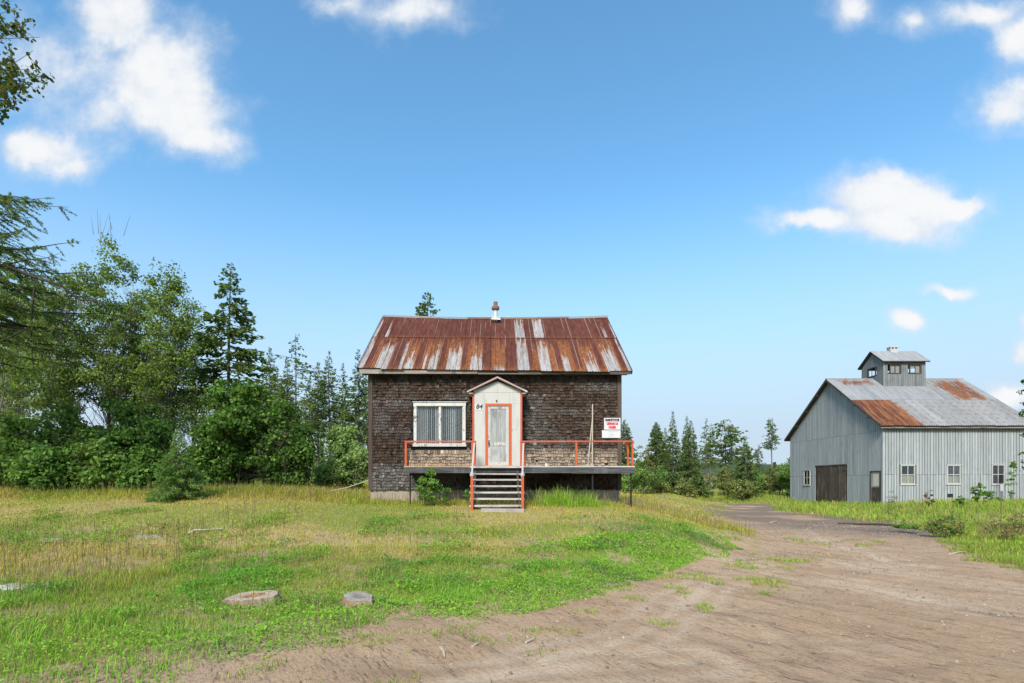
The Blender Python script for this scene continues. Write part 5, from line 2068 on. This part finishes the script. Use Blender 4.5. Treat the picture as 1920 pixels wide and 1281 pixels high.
herb(160, 803, 16.3, 1.25, .75, 'leafy sapling growing in front of the deck left of the steps', name='sapling', ncl=34, per=38, leaf=.075, clr=.14)
herb(161, 832, 16.2, .7, .4, 'small weed right of the sapling before the deck', ncl=12)
herb(162, 877, 16.0, .75, .2, 'tall weed against the left stair post', ncl=10, per=18, leaf=.05)
herb(163, 1675, 22.5, 1.5, .55, 'thin upright sapling on the grass before the barn corner', name='sapling', ncl=20, per=16, leaf=.05, clr=.13, cols=[(.12, .14, .05), (.16, .17, .07)], wts=[1, 1], stems=3)
herb(164, 1740, 31, 1.1, .6, 'reddish weed before the barn wall between two windows', ncl=14, cols=[(.20, .12, .08), (.14, .14, .05)], wts=[2, 1], leaf=.08)
herb(165, 1835, 32, 1.35, .8, 'green weed clump under the rightmost barn window', ncl=20, leaf=.12)
herb(166, 1860, 31, 1.0, .9, 'low green weed clump right of the window clump', ncl=18, leaf=.11)
herb(167, 1897, 34.5, 2.9, .45, 'climbing vine on the barn wall at its right end', name='vine', ncl=18, per=16, leaf=.13, clr=.15)
herb(168, 1800, 30, .8, .6, 'small weed clump in front of the barn vent', ncl=14, leaf=.09)
DRY = [(.26, .19, .11), (.32, .24, .13), (.22, .20, .08)]
herb(169, 1890, 14.5, 1.0, 1.3, 'brown dry weed mound at the right edge', name='dry_weed', ncl=44, per=34, leaf=.045, cols=DRY, wts=[2, 2, 1], stems=12, clr=.13)
herb(170, 1775, 15.8, .75, 1.0, 'green brown weed mound at the gravel edge', name='dry_weed', ncl=40, per=45, leaf=.055, cols=DRY[:2] + HERB[:2], wts=[1, 1, 2, 1], stems=10, clr=.15)
herb(171, 1700, 17.5, .4, .8, 'low green tuft on the bank beside the gravel', ncl=24, leaf=.06, cols=HERB)
# stake with a small plate
st = thing('metal_stake', 'thin rusty stake with a small grey plate near right edge', 'stake', (PX(1877, 16.5), 16.5, hz(PX(1877, 16.5), 16.5)))
X_ = PX(1877, 16.5)
m = MB(); m.tube([(X_, 16.5, hz(X_, 16.5) - .2), (X_ + .01, 16.5, PZ(905, 16.5))], .014, 6); m.build('rod', M['rustpipe'], st)
m = MB(); m.box(X_ - .045, X_ + .055, 16.475, 16.485, PZ(921, 16.5), PZ(908, 16.5)); m.build('plate', M['knob'], st)


# ------------------------------------------------------------------ grass
def blades(name, label, cat, P, h, w, az, lean, Cb, Ct):
    n = len(P)
    d = np.stack([np.cos(az), np.sin(az), 0 * az], 1)
    sd = np.stack([-np.sin(az), np.cos(az), 0 * az], 1)
    # blade flats face random ways
    up = np.array([[0, 0, 1.]])
    m = P + up * (h * .55)[:, None] + d * (h * lean * .30)[:, None]
    tp = P + up * (h * (1 - .25 * lean))[:, None] + d * (h * lean * .95)[:, None]
    V = np.empty((n, 5, 3))
    V[:, 0] = P - sd * (w * .5)[:, None]; V[:, 1] = P + sd * (w * .5)[:, None]
    V[:, 2] = m - sd * (w * .42)[:, None]; V[:, 3] = m + sd * (w * .42)[:, None]
    V[:, 4] = tp
    b = (np.arange(n) * 5)[:, None]
    F = np.concatenate([b + [0, 1, 3], b + [0, 3, 2], b + [2, 3, 4]], 1).reshape(-1, 3)
    C = np.empty((n, 5, 3))
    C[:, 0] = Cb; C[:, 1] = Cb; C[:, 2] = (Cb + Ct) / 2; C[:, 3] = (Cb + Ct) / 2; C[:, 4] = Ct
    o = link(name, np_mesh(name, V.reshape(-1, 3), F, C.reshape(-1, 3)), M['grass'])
    tag(o, label, cat, kind='stuff')
    return o


def scatter(rng, n, ya, yb, power=1.0):
    """random points within the part of the yard around the view"""
    y = ya + (yb - ya) * rng.rand(n) ** power
    lo = -1.12 * y - 1.5; hi = 1.15 * y + 1.5
    x = lo + (hi - lo) * rng.rand(n)
    return x, y


def lerp(a, b, k):
    return a + (b - a) * np.asarray(k)[:, None]


GREEN = np.array([.225, .315, .040]); BRIGHT = np.array([.205, .410, .046]); YEL = np.array([.455, .440, .066]); STRAW = np.array([.54, .44, .15]); DULL = np.array([.19, .26, .055]); BROWN = np.array([.36, .24, .11])


def inside_house(x, y):
    return (x > HX0 - .0) & (x < HX1 + .0) & (y > HY - .0) & (y < HB) | (x > BX0 - .05) & (x < BX1 + .1) & (y > BY0 - .05) & (y < BY1)


def zone_fields(x, y, sd):
    n1 = fbm(x, y, .45, 4); n2 = fbm(x + 40, y - 13, 1.1, 4); n3 = fbm(x - 70, y + 31, .22, 3)
    left = x < np.interp(y, _ly, _lx)
    edge = sstep(sd, 3.2, 0.8) * left * sstep(y, 16, 11)             # bright green fringe along the dirt
    edge = np.clip(edge + .6 * sstep(n2, .5, .68) * sstep(y, 12.5, 8), 0, 1)
    dry = np.clip(sstep(n1, .42, .62) * .8 + .5 * sstep(n3, .45, .6), 0, 1)
    return n1, n2, n3, edge, dry, left


def build_grass():
    rng = np.random.RandomState(200)
    # --- main turf, three depth bands
    for (nm, lab, N, ya, yb, pw, wbl) in (('near_turf', 'mixed short turf and weeds of the front lawn', 170000, 3.8, 11.0, .62, .0075),
                                          ('lawn_turf', 'yellow green lawn grass in front of the house', 190000, 10.5, 20.5, .75, .013),
                                          ('far_turf', 'far meadow grass around the barn and the trees', 130000, 20.0, 62.0, .8, .030)):
        x, y = scatter(rng, N, ya, yb, pw)
        sd = dirt_edge(x, y)
        n1, n2, n3, edge, dry, left = zone_fields(x, y, sd)
        fn = fbm(x, y, 2.6, 3); fe = fbm(x + 31, y - 7, .75, 3)
        lft = (x < np.interp(y, _ly, _lx) + 2.5) & (y < 12) | (np.abs(x - 9.5) < 1.3) & (np.abs(y - 14.6) < .9)
        tuft = (sd < 0.02) & (sd > -2.4) & lft & (fn > .57 + .06 * np.clip(-sd, 0, 2))
        keep = (((sd > 0.02) & (rng.rand(N) < sstep(sd + (fn - .5) * 2.0 + (fe - .5) * 3.0, -.75, .35))) | tuft) & ~inside_house(x, y)
        # bare worn spots in the lawn
        bare = (rng.rand(N) < bare_f(x, y) * .85) & (edge < .6)
        keep &= ~bare
        x, y, sd, n1, n2, n3, edge, dry, left = [q[keep] for q in (x, y, sd, n1, n2, n3, edge, dry, left)]
        n = len(x)
        h = np.where(left, .075, .16)
        tallb = sstep(y, 15.2, 17.5) * (x < -4.2) + .45 * sstep(y, 15.9, 17.2) * (x > -4.6) * (x < 9)
        h = h + .26 * np.clip(tallb, 0, 1) + .05 * sstep(n2, .5, .7) + .09 * sstep(-x, 2.5, 5.5) * sstep(y, 11, 8.5) * sstep(n1, .40, .55)
        h = np.where(left, h, .15 + .18 * sstep(y, 18, 30))
        h = h * rng.uniform(.45, 1.35, n)
        h = np.where(sd < .35, h * .55, h)
        for qx, qy in ((PX(474, 7.0), 7.0), (PX(672, 7.05), 7.05), (PX(28, 8.0), 7.9)):
            h = np.where(((x - qx) ** 2 + (y - qy + .25) ** 2) < .34 ** 2, np.minimum(h, .06), h)
        flat = sstep(y, 12.5, 14.5) * sstep(y, 17, 15.5) * left
        h = h * (1 - .35 * flat)
        az = rng.rand(n) * 6.283
        lean = rng.uniform(.1, .95, n)
        g = lerp(np.tile(GREEN, (n, 1)), np.tile(DULL, (n, 1)), sstep(n2, .45, .6) * .7)
        yl = np.clip(.62 * sstep(y, 8.5, 15.5) * left + .30 * (~left) + (dry - .35) * .6, 0, 1)
        g = lerp(g, np.tile(YEL, (n, 1)), yl * .85)
        g = lerp(g, np.tile(BRIGHT, (n, 1)), np.maximum(edge, .65 * (~left) * sstep(n1, .4, .5)) * .85)
        st_ = rng.rand(n) < (.05 + .24 * dry * (1 - edge) + .06 * left * sstep(y, 13, 17))
        g = np.where(st_[:, None], lerp(np.tile(STRAW, (n, 1)), np.tile(BROWN, (n, 1)), rng.rand(n)), g)
        st2 = rng.rand(n) < straw_f(x, y) * .50 * (1 - edge) * left
        g = np.where(st2[:, None], lerp(np.tile(STRAW, (n, 1)), np.tile(np.array([.46, .25, .09]), (n, 1)), rng.rand(n)), g)
        g = g * rng.uniform(.72, 1.28, (n, 1))
        w = wbl * rng.uniform(.6, 1.4, n)
        P = np.stack([x, y, height(x, y) - .012], 1)
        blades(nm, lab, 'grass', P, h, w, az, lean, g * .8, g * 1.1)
    # --- clover and broad weeds on the front fringe
    N = 560000
    x, y = scatter(rng, N, 3.8, 14, .55)
    sd = dirt_edge(x, y)
    n1, n2, n3, edge, dry, left = zone_fields(x, y, sd)
    d_ = np.clip(edge * sstep(fbm(x, y, 1.0, 3), .30, .52) + .25 * sstep(n2, .52, .65), 0, 1)
    fn = fbm(x, y, 2.6, 3); fe = fbm(x + 31, y - 7, .75, 3)
    tuft = (sd < .05) & (sd > -2.2) & (y < 12) & (fn > .58 + .05 * np.clip(-sd, 0, 2))
    keep = ((sd > .05) & (rng.rand(N) < d_ * sstep(sd + (fn - .5) * 2.4 + (fe - .5) * 3.2, -.65, .5)) | tuft) & left & ~inside_house(x, y)
    x, y, sd, n1, n2 = x[keep], y[keep], sd[keep], n1[keep], n2[keep]
    n = len(x)
    hh = (.03 + .12 * sstep(sd, .1, 1.0) * sstep(fbm(x, y, 1.4, 3), .35, .65)) * (.35 + .65 * rng.rand(n) ** .6)
    for qx, qy in ((PX(474, 7.0), 7.0), (PX(672, 7.05), 7.05), (PX(28, 8.0), 7.9)):
        hh = np.where(((x - qx) ** 2 + (y - qy + .25) ** 2) < .34 ** 2, hh * .35, hh)
    c = np.stack([x, y, height(x, y) + hh], 1)
    nr = unit(rng.normal(size=(n, 3)) * .55 + np.array([0, -.1, 1.]))
    a = unit(np.cross(nr, rng.normal(size=(n, 3)))); b = np.cross(nr, a)
    ln = rng.uniform(.011, .025, n) * np.where(rng.rand(n) < .06, 1.7, 1) * (1 + .05 * y)
    V, F = quads(c, a * (ln * .55)[:, None], b * (ln * .42)[:, None])
    col = lerp(np.tile(np.array([.135, .305, .038]), (n, 1)), np.tile(np.array([.235, .40, .05]), (n, 1)), sstep(n1 + rng.normal(0, .07, n), .38, .6))
    col = np.where((fbm(x + 5, y, 1.2, 2) > .62)[:, None], np.array([[.15, .27, .06]]), col) * rng.uniform(.7, 1.3, (n, 1))
    o = link('clover_patch', np_mesh('clover_patch', V, F, np.repeat(col, 4, 0)), M['leaf'])
    tag(o, 'bright green clover and weeds along the dirt edge', 'clover', kind='stuff')
    # --- dry stalks with seed heads
    N = 32000
    x, y = scatter(rng, N, 6, 19, .9)
    sd = dirt_edge(x, y)
    n1, n2, n3, edge, dry, left = zone_fields(x, y, sd)
    patch = sstep(fbm(x + 3, y - 8, .55, 3), .50, .62) * sstep(y, 6, 7.5) * sstep(y, 13.5, 10.5) * sstep(-x, .5, 2.5)
    back = sstep(y, 15.5, 17.3) * (.5 + .5 * sstep(fbm(x, y, .5, 2), .45, .6))
    rt = (x > 4.2) & (x < 9.5) & (y > 14.5)
    keep = left & (sd > .3) & (rng.rand(N) < np.maximum(patch * .55, np.maximum(back * .8, rt * .22))) & ~inside_house(x, y)
    keep |= left & (x > 1.2) & (x < 3.4) & (y > 15.8) & (y < 16.6) & (rng.rand(N) < .7)
    x, y = x[keep], y[keep]
    n = len(x)
    h = rng.uniform(.22, .50, n) * np.where(y > 14.5, 1.25, .9)
    col = lerp(np.tile(np.array([.30, .215, .13]), (n, 1)), np.tile(np.array([.26, .25, .10]), (n, 1)), rng.rand(n)) * rng.uniform(.75, 1.2, (n, 1))
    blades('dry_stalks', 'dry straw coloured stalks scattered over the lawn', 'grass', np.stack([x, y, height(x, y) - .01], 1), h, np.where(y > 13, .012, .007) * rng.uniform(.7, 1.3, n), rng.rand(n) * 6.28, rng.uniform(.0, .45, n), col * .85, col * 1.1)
    # --- dark seed heads on thin stems
    n = 1500
    x = rng.uniform(-11, -.6, n); y = rng.uniform(8.4, 14.2, n)
    k = (fbm(x + 50, y, .6, 3) > .50) & (dirt_edge(x, y) > .8)
    x, y = x[k], y[k]; n = len(x)
    h = rng.uniform(.18, .42, n)
    col = lerp(np.tile(np.array([.13, .09, .055]), (n, 1)), np.tile(np.array([.22, .15, .09]), (n, 1)), rng.rand(n))
    P = np.stack([x, y, height(x, y) - .01], 1)
    blades('seed_head_weeds', 'thin brown weed stems scattered over the left lawn', 'weeds', P, h, .009 * rng.uniform(.7, 1.3, n), rng.rand(n) * 6.28, rng.uniform(0, .25, n), col, col)
    # --- lush tall clump right of the steps
    n = 2400
    kc = rng.randint(0, 26, n)
    cxk = np.concatenate([rng.normal(1.95, .30, 16), rng.normal(2.8, .55, 10)]); cyk = rng.normal(16.15, .22, 26); chk = rng.uniform(.25, .85, 26) * np.exp(-((cxk - 1.95) / 1.2) ** 2 * .5)
    x = cxk[kc] + rng.normal(0, .13, n); y = cyk[kc] + rng.normal(0, .13, n)
    h = rng.uniform(.2, 1.0, n) ** 1.5 * chk[kc]
    col = lerp(np.tile(BRIGHT, (n, 1)), np.tile(YEL, (n, 1)), rng.rand(n) * .6) * rng.uniform(.75, 1.25, (n, 1))
    blades('tall_grass_clump', 'lush tall grass clump beside the right of the steps', 'grass', np.stack([x, y, height(x, y) - .01], 1), h, .013 * rng.uniform(.7, 1.3, n), rng.rand(n) * 6.28, rng.uniform(.15, .8, n), col * .85, col * 1.1)


build_grass()


# ------------------------------------------------------------------ stumps, debris, stones
def stump(seed, xi, yi_top, Y, wpx, label, tilt, hgt, cols):
    rng = np.random.RandomState(seed)
    x, y = at(xi, Y)
    g = hz(x, y)
    r = wpx * Y / 1000 / 2
    n = 44
    out = 1 + .20 * np.sin(np.arange(n) * 2 * np.pi / n * 2 + rng.rand() * 6) + .07 * np.sin(np.arange(n) * 2 * np.pi / n * 5 + rng.rand() * 6) + .04 * np.sin(np.arange(n) * 2 * np.pi / n * 9 + rng.rand() * 6) + rng.normal(0, .02, n)
    mb = MB()
    dep = .05 if seed == 301 else .012
    rings = [(1.25, -.12, 'b'), (1.10, hgt * .45, 'b'), (1.0, hgt * .93, 'b'), (.97, hgt, 't'), (.62, hgt + .004, 't'), (.40, hgt - dep * .25, 'h'), (.16, hgt - dep, 'h')]
    vs, cs, fs = [], [], []
    for k, (f, zz, tp) in enumerate(rings):
        for i in range(n):
            a_ = 2 * math.pi * i / n
            o_ = 1 + (out[i] - 1) * (1.0 if f > .5 else .4)
            px, py = math.cos(a_) * r * f * o_, math.sin(a_) * r * f * o_ * 1.0
            dz = (tilt[0] * px + tilt[1] * py) if k >= 2 else 0
            if f < .5: px += r * .08
            vs.append((x + px, y + py, g + zz + dz + (rng.normal(0, .006) if tp == 'b' else 0)))
            c = np.array(cols[{'b': 0, 't': 1, 'h': 2}[tp]]) * rng.uniform(.8, 1.2)
            cs.append(tuple(c))
    for k in range(len(rings) - 1):
        for i in range(n):
            i2 = (i + 1) % n
            fs.append((k * n + i, k * n + i2, (k + 1) * n + i2, (k + 1) * n + i))
    fs.append(tuple((len(rings) - 1) * n + i for i in range(n)))
    mb.v = vs; mb.f = fs; mb.c = cs
    o = mb.build('tree_stump', M['stump'])
    tag(o, label, 'stump', 'old stumps in the lawn')


stump(301, 474, 1105, 7.0, 82, 'larger cut stump with a hollow tilted pale top, left of the two', (.09, .05), .11, [(.20, .145, .105), (.36, .29, .22), (.24, .14, .07)])
stump(302, 672, 1112, 7.05, 62, 'smaller greyish stump broken on its front right side', (-.05, .04), .10, [(.21, .14, .095), (.28, .25, .215), (.22, .185, .15)])


def slab(seed, name, label, xi, yi, Y, lpx, dpx, hgt, col, cat):
    rng = np.random.RandomState(seed)
    x, y = at(xi, Y)
    g = hz(x, y)
    n = 16
    mb = MB()
    vs, cs = [], []
    for k, (f, zz) in enumerate(((1.05, -.05), (1.0, hgt * .7), (.88, hgt), (.4, hgt * 1.05))):
        for i in range(n):
            a_ = 2 * math.pi * i / n
            o_ = 1 + rng.normal(0, .06)
            vs.append((x + math.cos(a_) * lpx * Y / 2000 * f * o_, y + math.sin(a_) * dpx * f * o_, g + zz + rng.normal(0, .008)))
            cs.append(tuple(np.array(col) * rng.uniform(.8, 1.2)))
    fs = []
    for k in range(3):
        for i in range(n):
            i2 = (i + 1) % n
            fs.append((k * n + i, k * n + i2, (k + 1) * n + i2, (k + 1) * n + i))
    fs.append(tuple(3 * n + i for i in range(n)))
    mb.v, mb.f, mb.c = vs, fs, cs
    tag(mb.build(name, M['stone'], smooth=False), label, cat, 'debris lying in the lawn')


slab(310, 'flat_stone', 'pale flat stone at the left picture edge', 28, 1096, 8.0, 90, .22, .06, (.34, .31, .265), 'stone')
slab(311, 'flat_stone', 'small pale flat stone left of the dry patch', 100, 1025, 11.3, 50, .16, .035, (.27, .24, .20), 'stone')
slab(312, 'flat_stone', 'low grey stone in grass below the young fir', 280, 1028, 11.6, 55, .12, .025, (.25, .225, .185), 'stone')


def stick(name, label, pts, r, col, group):
    mb = MB()
    mb.tube(pts, r, 6)
    tag(mb.build(name, M[col]), label, 'stick', group)


def gpt(xi, yi, zg=None, dz=.02):
    # intersect the view line with the terrain
    Y = 1600 / (yi - 907)
    for _ in range(40):
        z = hz(PX(xi, Y), Y)
        Y = .6 * Y + .4 * 1000 * (EYE - z) / (yi - 907)
    X = PX(xi, Y)
    return (X, Y, hz(X, Y) + dz)


GSK = 'sticks lying on the ground'
stick('fallen_branch', 'pale fallen branch in the yellow grass below the fir', [gpt(352, 1003, dz=.03), gpt(365, 1000, dz=.07), gpt(385, 998, dz=.05), gpt(418, 996, dz=.06)], [.03, .026, .022, .012], 'tread', GSK)
stick('twig', 'pale splinter of wood on the dirt below the stumps', [gpt(826, 1218), gpt(832, 1228, dz=.03), gpt(834, 1236)], [.016, .012, .005], 'pole', GSK)
stick('twig', 'short pale splinter right of the lower splinter', [gpt(885, 1217), gpt(898, 1210, dz=.03)], [.014, .006], 'pole', GSK)
stick('twig', 'short pale splinter near the tuft in the dirt', [gpt(986, 1208), gpt(1002, 1202, dz=.03)], [.014, .006], 'pole', GSK)
stick('fallen_log', 'thin dark log at the gravel edge before the barn', [gpt(1570, 983), gpt(1650, 986, dz=.06), gpt(1720, 989)], [.05, .045, .03], 'corner', GSK)
stick('twig', 'small pale stick on the upper drive', [gpt(1445, 981), gpt(1456, 979, dz=.05)], [.03, .015], 'pole', GSK)
stick('twig', 'pale curved stick by the right grass verge', [gpt(1780, 1041), gpt(1800, 1038, dz=.04), gpt(1812, 1036)], [.02, .015, .006], 'pole', GSK)


def pebbles():
    rng = np.random.RandomState(400)
    x, y = scatter(rng, 42000, 3.9, 22, .60)
    sd = dirt_edge(x, y)
    k = (sd < -.05)
    x, y = x[k], y[k]
    n = len(x)
    r = .004 + .018 * rng.rand(n) ** 6 + .0006 * y
    th = np.arange(5) * 2 * np.pi / 5
    ring = np.stack([np.cos(th), np.sin(th), 0 * th], 1)
    jit = rng.uniform(.7, 1.3, (n, 5, 1))
    V = np.empty((n, 6, 3))
    c = np.stack([x, y, height(x, y) + .004], 1)
    V[:, :5] = c[:, None] + ring[None] * r[:, None, None] * jit
    V[:, 5] = c + np.stack([rng.normal(0, .2, n) * r, rng.normal(0, .2, n) * r, r * rng.uniform(.5, 1.0, n) + .004], 1)
    b = (np.arange(n) * 6)[:, None]
    F = np.concatenate([b + [i, (i + 1) % 5, 5] for i in range(5)], 1).reshape(-1, 3)
    C = lerp(np.tile(np.array([.15, .11, .085]), (n, 1)), np.tile(np.array([.36, .29, .22]), (n, 1)), rng.rand(n) ** 1.6)
    o = link('gravel', np_mesh('gravel', V.reshape(-1, 3), F, np.repeat(C, 6, 0)), M['stone'])
    tag(o, 'small loose stones scattered over the dirt drive', 'gravel', kind='stuff')


pebbles()
